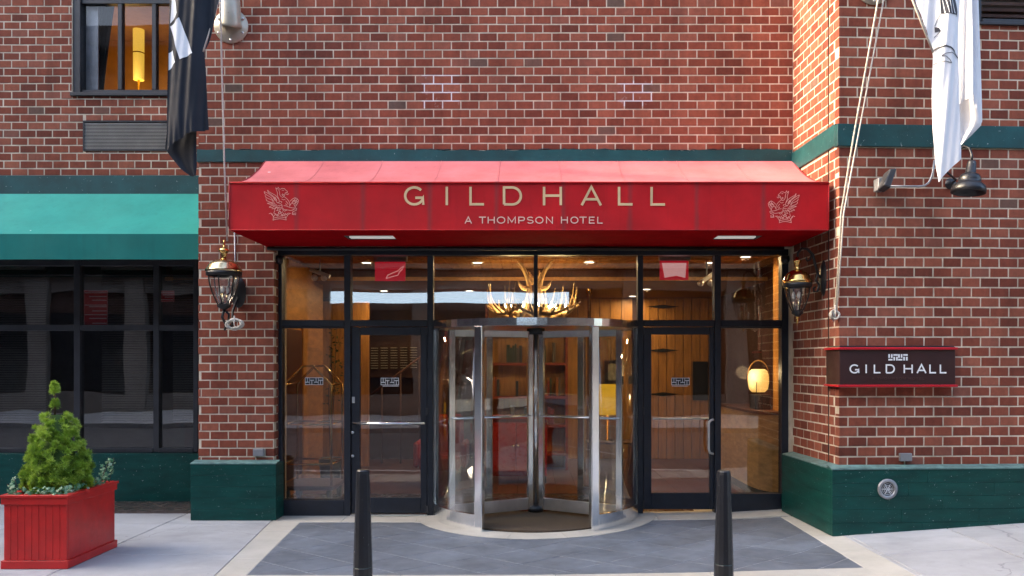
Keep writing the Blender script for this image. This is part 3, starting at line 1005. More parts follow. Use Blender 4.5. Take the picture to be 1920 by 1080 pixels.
t = wall('brick_wall', 'side return of the corner pier facing the red canopy, lit orange above it', 'wall', (2.9, 8.3, 0))
RL = 1.16
mb = MB().box(0.0035, 0.32, 0.32, RL + 0.3, 0.0, 6.0)
xf(mb, PM).build('mortar', M['mortar'], t)
xf(MB().box(0.01, 0.32, 0.32, RL + 0.3, 6.0, 17), PM).build('upper_wall', M['facade_brick'], t)
ro = PM @ Vector((0, RL, 0))
lay_bricks(t, (ro.x, ro.y), PA - R(90), 0.0, RL - 0.092, 0.712, 3.775, 0.1858, 0.0950, 0.02, 0.045, limit=220)
lay_bricks(t, (ro.x, ro.y), PA - R(90), 0.0, RL - 0.092, 3.99, 5.9, 0.1858, 0.0950, 0.02, 0.045, limit=80)
xf(MB().box(-0.021, 0.03, 0.051, RL - 0.002, 3.775, 3.985), PM).build('painted_band', M['band'], t, 0.003)
bs = xf(MB().box(-0.10, 0.05, 0.201, RL + 0.02, -0.1, 0.70), PM).build('base', M['base'], t)
for k in range(5):
    z0 = 0.075 + k * 0.124
    xf(MB().box(-0.1125, -0.08, -0.079, RL + 0.03, z0 + 0.0008, z0 + 0.1232), PM).build('board', M['base'], bs, 0.0012)
mb = MB()
mb.add([(-0.118, 0.003, 0.697), (0.002, 0.003, 0.718), (0.002, RL, 0.718), (-0.118, RL, 0.697), (-0.118, 0.003, 0.708), (0.002, 0.003, 0.73), (0.002, RL, 0.73), (-0.118, RL, 0.708)],
       [(0, 4, 7, 3), (4, 5, 6, 7)])
xf(mb, PM).build('base_cap', M['cap'], bs)
xf(MB().box(-0.006, 0.01, 0.226, 0.232, 0.73, 5.9), PM).build('control_joint', M['black'], t)

# ------------------------------------------------------------------ building across the street (seen mirrored in the glass)
t = thing('opposite_building', 'brown brick building across the street seen only mirrored in the glass', 'building', (0, -8.2, 0))
OB = -8.2
box('wall', M['facade_brick'], t, -45, 45, OB - 1.5, OB - 0.3, 0, 13)
for k in range(-6, 7):
    box('pier', M['facade_stone'], t, k * 3.4 - 0.35, k * 3.4 + 0.35, OB - 0.3, OB, 0, 4.7)
    win = box('shop_window', M['facade_glass'], t, k * 3.4 + 0.45, k * 3.4 + 2.95, OB - 0.3, OB - 0.2, 0.7, 3.4)
    box('stall_riser', M['facade_stone'], t, k * 3.4 + 0.36, k * 3.4 + 3.04, OB - 0.3, OB - 0.1, 0, 0.65)
    box('window_head', M['facade_stone'], t, k * 3.4 + 0.36, k * 3.4 + 3.04, OB - 0.3, OB - 0.12, 4.1, 4.7)
    for q in range(2):
        f = box('window', M['facade_stone'], t, k * 3.4 + 0.7, k * 3.4 + 2.6, OB - 0.3, OB - 0.22, 6 + q * 3.5, 8.2 + q * 3.5)
        box('pane', M['facade_glass'], f, k * 3.4 + 0.82, k * 3.4 + 2.48, OB - 0.22, OB - 0.21, 6.12 + q * 3.5, 8.08 + q * 3.5)
box('cornice', M['facade_stone'], t, -45, 45, OB - 0.3, OB + 0.25, 4.75, 5.2)
box('roof_cornice', M['facade_stone'], t, -45, 45, OB - 0.3, OB + 0.3, 12.5, 13.2)
lb = box('glow_strip', M['strip_glow'], t, -6.4, 1.35, OB - 0.11, OB + 0.05, 3.62, 3.96)  # added glowing strip, stands in for bright sky mirrored in the glass
t = thing('sun_blocker', 'unseen building-shaped block added to keep the low sun off the street', 'building', (-43, 0, 0))  # unseen block, added so its shadow keeps low sun off the ground
box('wall', M['facade_brick'], t, -46, -43, -28, 30, 0, 27.2)
box('cornice', M['facade_stone'], t, -46, -42.6, -28, 30, 26.4, 27.2)
# the hotel goes on beyond the frame on both sides
t = thing('building_wing', 'rest of the hotel front continuing left, beyond the green awning', 'building', (-20, 10, 0))
box('wall', M['facade_brick'], t, -45, -9.0, YL, 10.1, 0, 17)
t = thing('building_wing', 'rest of the hotel front continuing right, beyond the sign', 'building', (20, 8, 0))
box('wall', M['facade_brick'], t, 6.15, 45, 7.86, 8.2, 0, 17)

# ------------------------------------------------------------------ lobby shell
ZF = 0.03
fl = MB().box(-5.0, 3.6, 9.14, 14.4, -0.1, ZF).build('lobby_floor', M['lobby_floor'])
tag(fl, kind='structure')
for i in range(24):
    MB().box(-3.0 + i * 0.26 + 0.002, -3.0 + (i + 1) * 0.26 - 0.002, 10.3, 14.0, ZF - 0.01, ZF + 0.006).build('floor_board', M['floor_wood'], fl)
cl = MB().box(-5.0, 3.6, 9.14, 11.3, 3.02, 3.2).build('lobby_ceiling', M['lobby_ceiling'])
tag(cl, kind='structure')
MB().box(-5.0, 3.6, 11.2, 11.36, 2.83, 3.02).build('bulkhead', M['dark_wood'], cl)
MB().box(-5.0, 3.6, 11.16, 11.2, 2.83, 2.88).build('bulkhead_trim', M['slat_wood'], cl)
MB().box(-5.0, 3.6, 11.36, 14.4, 2.83, 3.2).build('rear_ceiling', M['lobby_ceiling'], cl)
for i in range(44):
    x = -3.0 + i * 0.14
    MB().box(x, x + 0.118, 9.2, 11.15, 2.995, 3.018).build('ceiling_board', M['slat_wood'], cl)
for i in range(13):
    MB().box(-3.0, 3.16, 9.32 + i * 0.14, 9.335 + i * 0.14, 2.985, 2.9945).build('ceiling_batten', M['slat_wood'], cl)
lw = MB().box(-3.2, -3.0, 9.14, 11.8, 0, 3.02).build('lobby_wall_left', M['dark_wood'])
tag(lw, kind='structure')
for (z0, z1) in ((0.03, 0.9), (0.9, 1.9), (1.9, 3.0)):
    for (y0, y1) in ((9.14, 10.1), (10.1, 11.0), (11.0, 11.8)):
        MB().box(-3.0, -2.985, y0 + 0.002, y1 - 0.002, z0 + 0.002, z1 - 0.002).build('wood_panel', M['lobby_wood_h'], lw)
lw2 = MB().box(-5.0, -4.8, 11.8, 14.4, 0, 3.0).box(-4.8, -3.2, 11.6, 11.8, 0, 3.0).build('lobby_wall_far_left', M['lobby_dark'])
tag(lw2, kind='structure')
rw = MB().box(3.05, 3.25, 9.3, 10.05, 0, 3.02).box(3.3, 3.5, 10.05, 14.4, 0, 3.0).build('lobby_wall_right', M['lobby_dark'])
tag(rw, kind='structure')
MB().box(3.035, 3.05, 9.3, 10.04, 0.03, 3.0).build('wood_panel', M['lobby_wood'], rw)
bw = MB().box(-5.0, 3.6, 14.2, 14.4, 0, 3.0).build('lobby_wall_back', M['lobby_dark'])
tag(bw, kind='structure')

# ------------------------------------------------------------------ storefront
sf = thing('storefront_window', 'dark framed glazed storefront under the red canopy', 'storefront', (0, YS, 0))
def FX(u, Y=YS): return (u - HU) * Y / F
def FZ(v, Y=YS): return CZ - (v - HV) * Y / F
def member(name, u0, u1, v0, v1, y0=YS, y1=YS + 0.13, mat='frame', parent=sf, bev=0.004, z0=None):
    zb = FZ(v1) if z0 is None else z0
    return box(name, M[mat], parent, FX(u0), FX(u1), y0, y1, zb, FZ(v0), bev)
VM = [(519, 528), (645, 657), (801, 812), (1196, 1206), (1340, 1352), (1466, 1480)]
for (a, b) in VM:
    member('mullion', a, b, 478.5, 990, z0=-0.02)
member('header', 519, 1480, 462, 478)
for i in range(len(VM) - 1):
    a, b = VM[i][1], VM[i + 1][0]
    member('transom_bar', a + 0.15, b - 0.15, 600, 612, YS + 0.003, YS + 0.125)
member('transom_mullion', 1001, 1008, 478.3, 599.7, YS + 0.004, YS + 0.12)
pan = [(527, 646, 477, 601), (656, 802, 477, 601), (811, 1002, 477, 601), (1007, 1197, 477, 601), (1205, 1341, 477, 601), (1351, 1467, 477, 601),
       (527, 646, 611, 940), (1351, 1467, 611, 930)]
for (a, b, c, d) in pan:
    box('pane', M['glass'], sf, FX(a), FX(b), YS + 0.055, YS + 0.063, FZ(d), FZ(c))
member('bottom_rail', 528.2, 644.8, 938, 990, YS + 0.002, YS + 0.128, z0=-0.02)
member('bottom_rail', 1352.2, 1465.8, 926, 990, YS + 0.002, YS + 0.128, z0=-0.02)
for (a, b) in ((527.8, 645.2), (1351.8, 1466.2)):
    member('glazing_bead', a, b, 612.2, 615.5, YS + 0.03, YS + 0.054, 'frame2', bev=0)
gf = on_plane(YS + 0.054)
mb = MB(); logo(mb, 573, 605, 709, 720.5, gf, 0.001, 1.0); mb.build('glass_logo', M['white_letter'], sf)
mb = MB(); logo(mb, 573, 605, 709, 720.5, gf, 0.002, 0.1); mb.build('glass_logo', M['black'], sf)

def door(label, u0, u1, g0, g1, gv0, gv1, vb, logo_u):
    d = thing('glass_door', label, 'door', ((FX(u0) + FX(u1)) / 2, YS, 0.02), 'side doors of the entrance')
    y0, y1 = YS + 0.025, YS + 0.075
    zb = FZ(vb)
    box('stile', M['frame'], d, FX(u0), FX(g0), y0, y1, zb, FZ(613), 0.003)
    box('stile', M['frame'], d, FX(g1), FX(u1), y0, y1, zb, FZ(613), 0.003)
    box('rail', M['frame'], d, FX(g0) + 0.001, FX(g1) - 0.001, y0 + 0.001, y1 - 0.001, FZ(gv0), FZ(613), 0.003)
    box('rail', M['frame'], d, FX(g0) + 0.001, FX(g1) - 0.001, y0 + 0.001, y1 - 0.001, zb, FZ(gv1), 0.003)
    box('pane', M['glass'], d, FX(g0 - 1), FX(g1 + 1), y0 + 0.02, y0 + 0.028, FZ(gv1 + 1), FZ(gv0 - 1))
    fn = on_plane(y0 + 0.019)
    mb = MB(); logo(mb, logo_u - 16, logo_u + 16, 709.5, 721, fn, 0.001, 1.0); mb.build('glass_logo', M['white_letter'], d)
    mb = MB(); logo(mb, logo_u - 16, logo_u + 16, 709.5, 721, fn, 0.002, 0.1); mb.build('glass_logo', M['black'], d)
    box('small_print', M['white_letter'], d, FX(logo_u - 15), FX(logo_u + 15), y0 + 0.017, y0 + 0.0185, FZ(724.5), FZ(723.6))
    return d
dl = door('left glass door with horizontal steel push bar', 658, 800, 674, 788, 628, 934, 963, 731)
mb = MB().tube([W(662, 794, YS - 0.05), W(797, 794, YS - 0.05)], 0.014, 10)
for u in (664, 795): mb.tube([W(u, 794, YS - 0.05), W(u, 794, YS + 0.03)], 0.011, 8)
mb.build('push_bar', M['chrome'], dl)
for v in (811, 855):
    MB().lathe([(0.0, 0.0), (0.017, 0.0), (0.017, 0.012), (0.012, 0.016), (0.0, 0.016)], W(661.5, v, YS + 0.026), 14, axis=Matrix.Rotation(R(90), 3, 'X')).build('lock_cylinder', M['steel'], dl)
box('lock_plate', M['steel'], dl, FX(659), FX(664.5), YS + 0.018, YS + 0.027, FZ(756), FZ(744), 0.002)
for v in (620, 772, 955): box('hinge', M['frame2'], dl, FX(798), FX(803), YS - 0.012, YS + 0.024, FZ(v + 7), FZ(v - 7), 0.002)
box('threshold', M['steel'], dl, FX(658), FX(800), YS - 0.03, YS + 0.09, FZ(966.5), FZ(964))
dr = door('right glass door with upright white pull handle', 1207, 1339.5, 1222, 1331.5, 627, 925, 956, 1276)
pts = [W(1337, 787, YS + 0.03), W(1337, 787, YS - 0.03)] + [W(1337 - 8 * math.sin(R(a)), 787 + 8 * (1 - math.cos(R(a))) , YS - 0.06) for a in (30, 60, 90)]
pts += [W(1329, 842, YS - 0.06), W(1331, 849, YS - 0.055), W(1337, 851, YS - 0.03), W(1337, 851, YS + 0.03)]
MB().tube(pts, 0.012, 10).build('pull_handle', M['white_plastic'], dr)
MB().tube([W(1224, 785, YS + 0.12), W(1330, 785, YS + 0.12)], 0.012, 8).tube([W(1226, 785, YS + 0.12), W(1226, 785, YS + 0.07)], 0.009, 6).tube([W(1328, 785, YS + 0.12), W(1328, 785, YS + 0.07)], 0.009, 6).build('push_bar', M['steel'], dr)
for v in (620, 772, 945): box('hinge', M['frame2'], dr, FX(1204), FX(1208), YS - 0.012, YS + 0.024, FZ(v + 7), FZ(v - 7), 0.002)

# ------------------------------------------------------------------ revolving door
rd = thing('revolving_door', 'three-winged revolving door in a curved glass and steel drum', 'revolving door', (DC[0], DC[1], 0.01))
def dpos(r, th, z): return Vector((DC[0] + r * math.sin(R(th)), DC[1] - r * math.cos(R(th)), z))
def arcband(r0, r1, z0, z1, t0, t1, n=28):
    mb = MB()
    vs = []
    for i in range(n + 1):
        th = t0 + (t1 - t0) * i / n
        vs += [dpos(r1, th, z0), dpos(r1, th, z1), dpos(r0, th, z1), dpos(r0, th, z0)]
    fs = []
    for i in range(n):
        a, b = 4 * i, 4 * (i + 1)
        for k in range(4):
            fs.append((a + k, b + k, b + (k + 1) % 4, a + (k + 1) % 4))
    fs += [(0, 1, 2, 3), (4 * n, 4 * n + 3, 4 * n + 2, 4 * n + 1)]
    mb.add(vs, fs, False)
    return mb
ZT = 2.07
arcband(1.085, 1.15, ZT, 2.145, -180, 180, 72).build('header_ring', M['chrome'], rd)
arcband(0.02, 1.084, ZT + 0.03, 2.12, -180, 180, 48).build('drum_ceiling', M['steel'], rd)
arcband(0.0, 1.04, 0.005, 0.026, -180, 180, 48).build('door_mat', M['mat'], rd)
for s in (-1, 1):
    arcband(1.095, 1.145, -0.01, 0.17, s * 32.5, s * 147.5, 36).build('base_rail', M['chrome'], rd)
    for (a, b) in ((33.5, 88), (92, 146.5)):
        g = arcband(1.115, 1.123, 0.17, ZT, s * a, s * b, 24)
        g.sm = [True] * len(g.sm)
        g.build('curved_pane', M['drum_glass'], rd)
    for th, w in ((31, 0.092), (90, 0.06), (149, 0.092)):
        m = Matrix.Rotation(R(s * th), 3, 'Z')
        MB().obox(dpos(1.12, s * th, (ZT - 0.01) / 2), (w, 0.06, ZT + 0.01), m).build('post', M['chrome'], rd, 0.008, 2)
MB().lathe([(0.0, 0.03), (0.03, 0.03), (0.03, ZT + 0.02), (0.0, ZT + 0.02)], (DC[0], DC[1], 0), 16).build('shaft', M['chrome'], rd)
MB().lathe([(0.0, 0.0), (0.09, 0.0), (0.09, 0.05), (0.05, 0.075), (0.0, 0.075)], (DC[0], DC[1], 0.03), 16).build('hub', M['black'], rd)
MB().lathe([(0.0, 0.0), (0.10, 0.0), (0.10, 0.07), (0.0, 0.07)], (DC[0], DC[1], ZT - 0.055), 16).build('hub', M['black'], rd)
for th in (-61, 59, 179):
    m = Matrix.Rotation(R(th - 90), 3, 'Z')     # local x runs outward along the wing
    def wp(r, z): return dpos(r, th, z)
    z0, z1 = 0.06, ZT - 0.02
    r0, r1 = 0.045, 1.065
    wg = MB().obox(wp(r1 - 0.035, (z0 + z1) / 2), (0.07, 0.045, z1 - z0), m).build('wing', M['chrome'], rd, 0.004)
    MB().obox(wp(r0 + 0.03, (z0 + z1) / 2), (0.06, 0.045, z1 - z0), m).build('stile', M['chrome'], wg, 0.004)
    MB().obox(wp((r0 + r1) / 2, z0 + 0.065), (r1 - r0 - 0.132, 0.044, 0.13), m).build('rail', M['steel'], wg, 0.004)
    MB().obox(wp((r0 + r1) / 2, z1 - 0.035), (r1 - r0 - 0.132, 0.044, 0.07), m).build('rail', M['steel'], wg, 0.004)
    MB().obox(wp((r0 + r1) / 2, (z0 + z1) / 2 + 0.03), (r1 - r0 - 0.12, 0.008, z1 - z0 - 0.2), m).build('pane', M['drum_glass'], wg)
    nn = m @ Vector((0, 1, 0))
    for sd in (-1, 1):
        a, b = wp(r0 + 0.05, 1.105) + nn * 0.06 * sd, wp(r1 - 0.04, 1.105) + nn * 0.06 * sd
        tb = MB().tube([a, b], 0.011, 8).tube([a, a - nn * 0.05 * sd], 0.009, 6).tube([b, b - nn * 0.05 * sd], 0.009, 6)
        tb.build('push_bar', M['chrome'], wg)
# mark on the right curved pane
def cyl_print(u, v, lift):
    th = R((u - 1155) / 190 / 1.13 * 57.3 + 68)
    return Vector((DC[0] + (1.1145 - lift) * math.sin(th), DC[1] - (1.1145 - lift) * math.cos(th), CZ - (v - HV) / 175))
mb = MB(); logo(mb, 1130, 1172, 706, 719, cyl_print, 0.001, 0.8); mb.build('glass_logo', M['black'], rd)

# ------------------------------------------------------------------ lobby things
def warm_light(name, loc, energy, size=0.1, color=(1, 0.74, 0.42), kind='POINT', spot=None):
    l = bpy.data.lights.new(name, kind)
    l.energy = energy
    l.color = color
    if kind == 'POINT': l.shadow_soft_size = size
    if kind == 'AREA':
        l.shape = 'DISK'; l.size = size
    o = bpy.data.objects.new(name, l)
    o.location = loc
    col.objects.link(o)
    return o

# recessed downlights
DLP = [(687, 490, 3.0, 'near the left red exit plaque'), (895, 490, 3.0, 'left of the antler chandelier'), (1105, 489, 3.0, 'right of the antler chandelier'), (1332, 490, 3.0, 'near the right red exit plaque'),
       (1212, 542, 2.83, 'low on the rear ceiling right of the chandelier'), (1186, 555, 2.83, 'farthest back on the rear ceiling'), (880, 545, 2.83, 'added on the rear ceiling left of the chandelier'), (720, 545, 2.83, 'added on the rear ceiling above the left door'), (1398, 479, 3.0, 'added to light the reception counter, half hidden by the header')]  # last three are added lamps for the lobby light and the counter
for (u, v, z, where) in DLP:
    y = (z - CZ) * F / (HV - v)
    x = (u - HU) * y / F
    d = thing('downlight', 'round recessed downlight ' + where, 'light', (x, y, z), 'recessed lobby downlights')
    zz = 2.985 if z > 2.9 else 2.829
    MB().lathe([(0.0, -0.004), (0.06, -0.004), (0.06, 0.004)], (x, y, zz), 18).build('lens', M['downlight'], d)
    MB().lathe([(0.06, -0.006), (0.075, -0.006), (0.078, 0.006)], (x, y, zz), 18).build('trim_ring', M['white_plastic'], d)
    l = warm_light('downlight_lamp', (x, y, zz - 0.03), 2.1 if z > 2.9 else 2.1, 0.12, (1, 0.70, 0.36), 'AREA')
    adopt(l, d)

# antler chandelier
CX, CY, CZ0 = 0.085, 10.3, 2.30
ch = thing('antler_chandelier', 'chandelier of interlaced pale antlers with glowing bulbs in the lobby', 'chandelier', (CX, CY, 2.2))
rs = random.Random(5)
def antler(path, r, tines):
    mb = MB()
    def smooth(ps, n=4):
        out = []
        for i in range(len(ps) - 1):
            p0, p1, p2, p3 = ps[max(i - 1, 0)], ps[i], ps[i + 1], ps[min(i + 2, len(ps) - 1)]
            for k in range(n):
                t = k / n
                out.append(0.5 * ((2 * p1) + (p2 - p0) * t + (2 * p0 - 5 * p1 + 4 * p2 - p3) * t * t + (3 * p1 - p0 - 3 * p2 + p3) * t ** 3))
        out.append(ps[-1])
        return out
    sp = smooth([Vector(p) for p in path])
    mb.tube(sp, [max(0.004, r * (1 - 0.75 * i / (len(sp) - 1))) for i in range(len(sp))], 8)
    for (f, tip, bend) in tines:
        b = sp[int(f * (len(sp) - 1))]
        mid = (b + Vector(tip)) / 2 + Vector(bend)
        tp = smooth([b, mid, Vector(tip)])
        mb.tube(tp, [max(0.003, r * 0.62 * (1 - 0.92 * i / (len(tp) - 1))) for i in range(len(tp))], 7)
    return mb
for k in range(10):
    a = 2 * PI * k / 10 + 0.2
    da = 1.15 if k % 2 else -1.15
    rad = 0.30
    path = []
    for i in range(6):
        aa = a + da * i / 5
        rr = rad + 0.36 * (i / 5) ** 1.6 * (0.8 + 0.2 * rs.random())
        zz = CZ0 + 0.02 * math.sin(i * 1.3 + k) + 0.13 * (i / 5) ** 3
        path.append((CX + rr * math.cos(aa), CY + rr * math.sin(aa), zz))
    tn = []
    for f in (0.25, 0.5, 0.72):
        aa = a + da * f
        rr = rad + 0.36 * f ** 1.6 + rs.uniform(0.05, 0.2)
        tip = (CX + rr * math.cos(aa + da * 0.12), CY + rr * math.sin(aa + da * 0.12), CZ0 + rs.uniform(0.2, 0.42))
        tn.append((f, tip, (0.04 * math.cos(aa), 0.04 * math.sin(aa), -0.04)))
    antler(path, 0.036, tn).build('antler', M['antler'], ch)
for k in range(4):
    a = PI / 4 + k * PI / 2
    c, s = math.cos(a), math.sin(a)
    path = [(CX + 0.26 * c, CY + 0.26 * s, CZ0), (CX + 0.13 * c, CY + 0.13 * s, CZ0 + 0.16), (CX + 0.09 * c, CY + 0.09 * s, CZ0 + 0.34), (CX + 0.17 * c, CY + 0.17 * s, CZ0 + 0.55), (CX + 0.32 * c, CY + 0.32 * s, CZ0 + 0.69)]
    tn = [(0.5, (CX + 0.30 * c, CY + 0.30 * s, CZ0 + 0.42), (0.02 * c, 0.02 * s, -0.03)), (0.62, (CX - 0.02 * c + 0.1 * s, CY - 0.02 * s - 0.1 * c, CZ0 + 0.56), (0, 0, -0.02))]
    antler(path, 0.05, tn).build('antler', M['antler'], ch)
MB().tube([(CX, CY, CZ0 + 0.3), (CX, CY, 3.0)], 0.012, 8).build('rod', M['black'], ch)
for k in range(10):
    a = 2 * PI * k / 10 + 0.45
    rr = 0.40 if k % 2 else 0.30
    x, y = CX + rr * math.cos(a), CY + rr * math.sin(a)
    cd = MB().tube([(x, y, CZ0 + 0.0), (x, y, CZ0 + 0.085)], 0.013, 8).build('candle', M['paper'], ch)
    MB().lathe([(0.0, 0.0), (0.012, 0.012), (0.017, 0.03), (0.009, 0.055), (0.0, 0.068)], (x, y, CZ0 + 0.086), 10).build('bulb', M['bulb'], cd)
for dx in (-0.3, 0.3):
    adopt(warm_light('chandelier_lamp', (CX + dx, CY, CZ0 + 0.2), 2.1, 0.12, (1, 0.68, 0.30)), ch)

# wood panelling on the back wall at the right
pw = thing('wood_panelling', 'honey wood plank panelling with black diamond pulls on the lobby back wall', 'panelling', (2.5, 14.15, 0))
for i in range(9):
    a = FX(1203, 14.1) + i * 0.145
    box('plank', M['lobby_wood'], pw, a + 0.005, a + 0.140, 14.1, 14.19, 0.03, 2.82)
for v in (575, 657, 739):
    c = W(1243, v, 14.09)
    mb = MB().add([c + Vector((-0.29, 0, 0)), c + Vector((0, -0.012, -0.034)), c + Vector((0.29, 0, 0)), c + Vector((0, -0.012, 0.034)), c + Vector((0, 0.008, 0))], [(0, 1, 3), (1, 2, 3), (0, 4, 1), (1, 4, 2), (2, 4, 3), (3, 4, 0)])
    mb.build('diamond_pull', M['black'], pw)
for i in range(6):
    a = 0.68 + i * 0.19
    box('plank', M['lobby_wood'], pw, a + 0.005, a + 0.185, 14.12, 14.19, 0.03, 2.82)
box('dark_opening', M['black'], pw, 2.86, 3.12, 14.06, 14.098, 1.05, 1.72)
t = thing('wood_partition', 'wooden partition behind the luggage cart, left of the stairs', 'partition', (-3.1, 13, 0))
for i in range(4):
    box('plank', M['lobby_wood'], t, -3.7 + i * 0.285 + 0.002, -3.7 + (i + 1) * 0.285 - 0.002, 13.0, 13.1, 0.03, 2.68)
t = thing('wall_panel', 'tall dark timber panel on the left wooden lobby wall', 'panel', (-2.97, 10.4, 0))
box('board', M['dark_wood'], t, -2.984, -2.955, 9.75, 10.6, 0.25, 2.12, 0.004)
box('batten', M['lobby_wood'], t, -2.984, -2.945, 10.64, 10.72, 0.1, 2.2, 0.004)

# bookcase with books
bc = thing('bookcase', 'tall reddish wooden bookcase behind the revolving door', 'bookcase', (0, 12.7, 0))
bx0, bx1 = -0.66, 0.62
box('side', M['red_wood'], bc, bx0, bx0 + 0.04, 12.55, 12.9, 0.03, 2.6)
box('side', M['red_wood'], bc, bx1 - 0.04, bx1, 12.55, 12.9, 0.03, 2.6)
box('back', M['lobby_wood'], bc, bx0 + 0.041, bx1 - 0.041, 12.87, 12.9, 0.03, 2.6)
for z in (0.28, 0.72, 1.16, 1.68, 2.2):
    box('shelf', M['red_wood'], bc, bx0 + 0.041, bx1 - 0.041, 12.54, 12.869, z - 0.02, z + 0.02)
rs = random.Random(8)
for (z, lo, hi, ws) in ((0.741, -0.5, 0.5, 'lowest filled shelf'), (1.181, -0.55, 0.4, 'middle shelf'), (1.701, -0.5, 0.45, 'upper shelf')):
    x = bx0 + 0.06
    while x < bx1 - 0.12:
        if rs.random() < 0.3:
            x += rs.uniform(0.05, 0.14)
            continue
        w, h = rs.uniform(0.022, 0.05), rs.uniform(0.22, 0.32)
        b = MB().box(x, x + w, 12.58, 12.8, z, z + h).build('book', M['book'][rs.randrange(5)], None, 0.002)
        tag(b, 'small upright book on the ' + ws + ' of the red bookcase', 'book', 'books in the bookcase on the ' + ws)
        x += w + 0.003
t = thing('glass_cloche', 'small glass bell jar on the bookcase shelf', 'bell jar', (0.27, 12.6, 1.18))
MB().lathe([(0.0, 0.0), (0.075, 0.0), (0.075, 0.02), (0.0, 0.02)], (0.27, 12.64, 1.182), 16).build('tray', M['red_wood'], t)
MB().lathe([(0.065, 0.021), (0.065, 0.2), (0.045, 0.25), (0.0, 0.27), (0.012, 0.29), (0.0, 0.3)], (0.27, 12.64, 1.182), 18).build('dome', M['lamp_glass'], t)

# red cabinet in front of the bookcase
t = thing('console_cabinet', 'red lacquer cabinet standing behind the revolving door', 'cabinet', (-0.15, 11.2, 0))
box('carcass', M['lacquer'], t, -0.58, 0.26, 11.15, 11.55, 0.14, 0.92, 0.006)
box('top', M['lacquer'], t, -0.62, 0.30, 11.11, 11.58, 0.922, 0.955, 0.006)
for i in range(2):
    dd = box('door', M['lacquer'], t, -0.55 + i * 0.395, -0.17 + i * 0.395, 11.128, 11.149, 0.2, 0.88, 0.004)
    MB().lathe([(0.0, 0), (0.016, 0.004), (0.012, 0.02), (0.0, 0.026)], (-0.2 + i * 0.07, 11.127, 0.56), 10, axis=Matrix.Rotation(R(90), 3, 'X')).build('knob', M['brass'], dd)
for (a, b) in ((-0.55, 11.18), (0.2, 11.18), (-0.55, 11.5), (0.2, 11.5)):
    box('leg', M['black'], t, a, a + 0.05, b, b + 0.05, ZF, 0.139)

# table lamp and side table
t = thing('side_table', 'small dark table under the yellow lamp', 'table', (1.2, 11.8, 0))
box('top', M['dark_wood'], t, 0.85, 1.55, 11.6, 12.05, 0.53, 0.56, 0.004)
for (a, b) in ((0.88, 11.63), (1.48, 11.63), (0.88, 11.98), (1.48, 11.98)):
    box('leg', M['dark_wood'], t, a, a + 0.04, b, b + 0.04, ZF, 0.529)
t = thing('table_lamp', 'table lamp with glowing yellow drum shade seen through the revolving door', 'lamp', (1.17, 11.8, 0.56))
LX = FX(1139, 11.8)
MB().lathe([(0.0, 0.0), (0.08, 0.0), (0.08, 0.015), (0.014, 0.03), (0.012, 0.52), (0.0, 0.52)], (LX, 11.8, 0.561), 16).build('stem', M['brass'], t)
MB().lathe([(0.155, 0.0), (0.150, 0.44), (0.146, 0.44), (0.151, 0.0)], (LX, 11.8, 0.945), 28).build('shade', M['yellow_shade'], t)
adopt(warm_light('table_lamp_bulb', (LX, 11.8, 1.15), 1.0, 0.05), t)
t = thing('picture_frame', 'small dark framed picture on the back wall above the yellow lamp', 'picture', (1.5, 14.1, 1.4))
box('frame', M['black'], t, 1.33, 1.66, 14.07, 14.118, 1.33, 1.74, 0.004)
box('print', M['paper'], t, 1.39, 1.60, 14.064, 14.0695, 1.39, 1.68)
t = thing('brass_column', 'slim polished brass floor-to-ceiling column right of the bookcase', 'column', (0.92, 12.2, 0))
MB().lathe([(0.05, 0.0), (0.05, 0.06), (0.028, 0.08), (0.028, 2.7), (0.05, 2.72), (0.05, 2.79)], (0.92, 12.2, ZF), 18).build('shaft', M['brass'], t)

# reception counter and lantern at the right
t = thing('reception_counter', 'pale wood reception counter at the right edge of the lobby', 'counter', (2.95, 10.4, 0))
cp = [(3.04, 9.42), (2.9, 9.62), (2.8, 9.85), (2.76, 10.2), (2.76, 11.6), (3.28, 11.6), (3.28, 10.06), (3.04, 10.06)]
MB().prism(cp, 0.16, 1.08).build('front', M['counter_wood'], t)
ins = [(x + (0.05 if x < 3.0 else 0), y + (0.06 if y < 9.7 else 0)) for x, y in cp]
MB().prism(ins, ZF, 0.159).build('plinth', M['black'], t)
MB().prism([(x - (0.03 if x < 3.0 else 0), y) for x, y in cp], 1.081, 1.115).build('top', M['dark_wood'], t)
t = thing('card_terminal', 'dark box on the reception counter under the glowing lantern', 'box', (2.93, 10.2, 1.12))
box('case', M['black'], t, 2.83, 3.03, 10.1, 10.35, 1.116, 1.30, 0.01)
t = thing('lantern_lamp', 'glowing rounded lantern lamp with wooden handle hoop on the counter', 'lamp', (2.9, 10.2, 1.3))
LC = W(1422, 713, 10.2)
MB().lathe([(0.0, -0.15), (0.08, -0.148), (0.115, -0.11), (0.128, -0.03), (0.126, 0.05), (0.11, 0.115), (0.08, 0.14), (0.0, 0.142)], LC, 24).build('shade', M['lantern'], t)
MB().tube([LC + Vector((0.135 * math.cos(R(a)), 0, 0.05 + 0.20 * math.sin(R(a)))) for a in range(0, 181, 15)], 0.007, 8).tube([LC + Vector((-0.135, 0, 0.05)), LC + Vector((-0.135, 0, -0.02)), LC + Vector((0.135, 0, -0.02)), LC + Vector((0.135, 0, 0.05))], 0.006, 6).build('handle', M['slat_wood'], t)
MB().tube([LC + Vector((-0.06, -0.13, -0.02)), LC + Vector((-0.06, -0.12, -0.16))], 0.005, 6).build('strut', M['black'], t)
adopt(warm_light('lantern_bulb', LC + Vector((-0.25, -0.2, 0.1)), 1.4, 0.08, (1, 0.7, 0.36)), t)

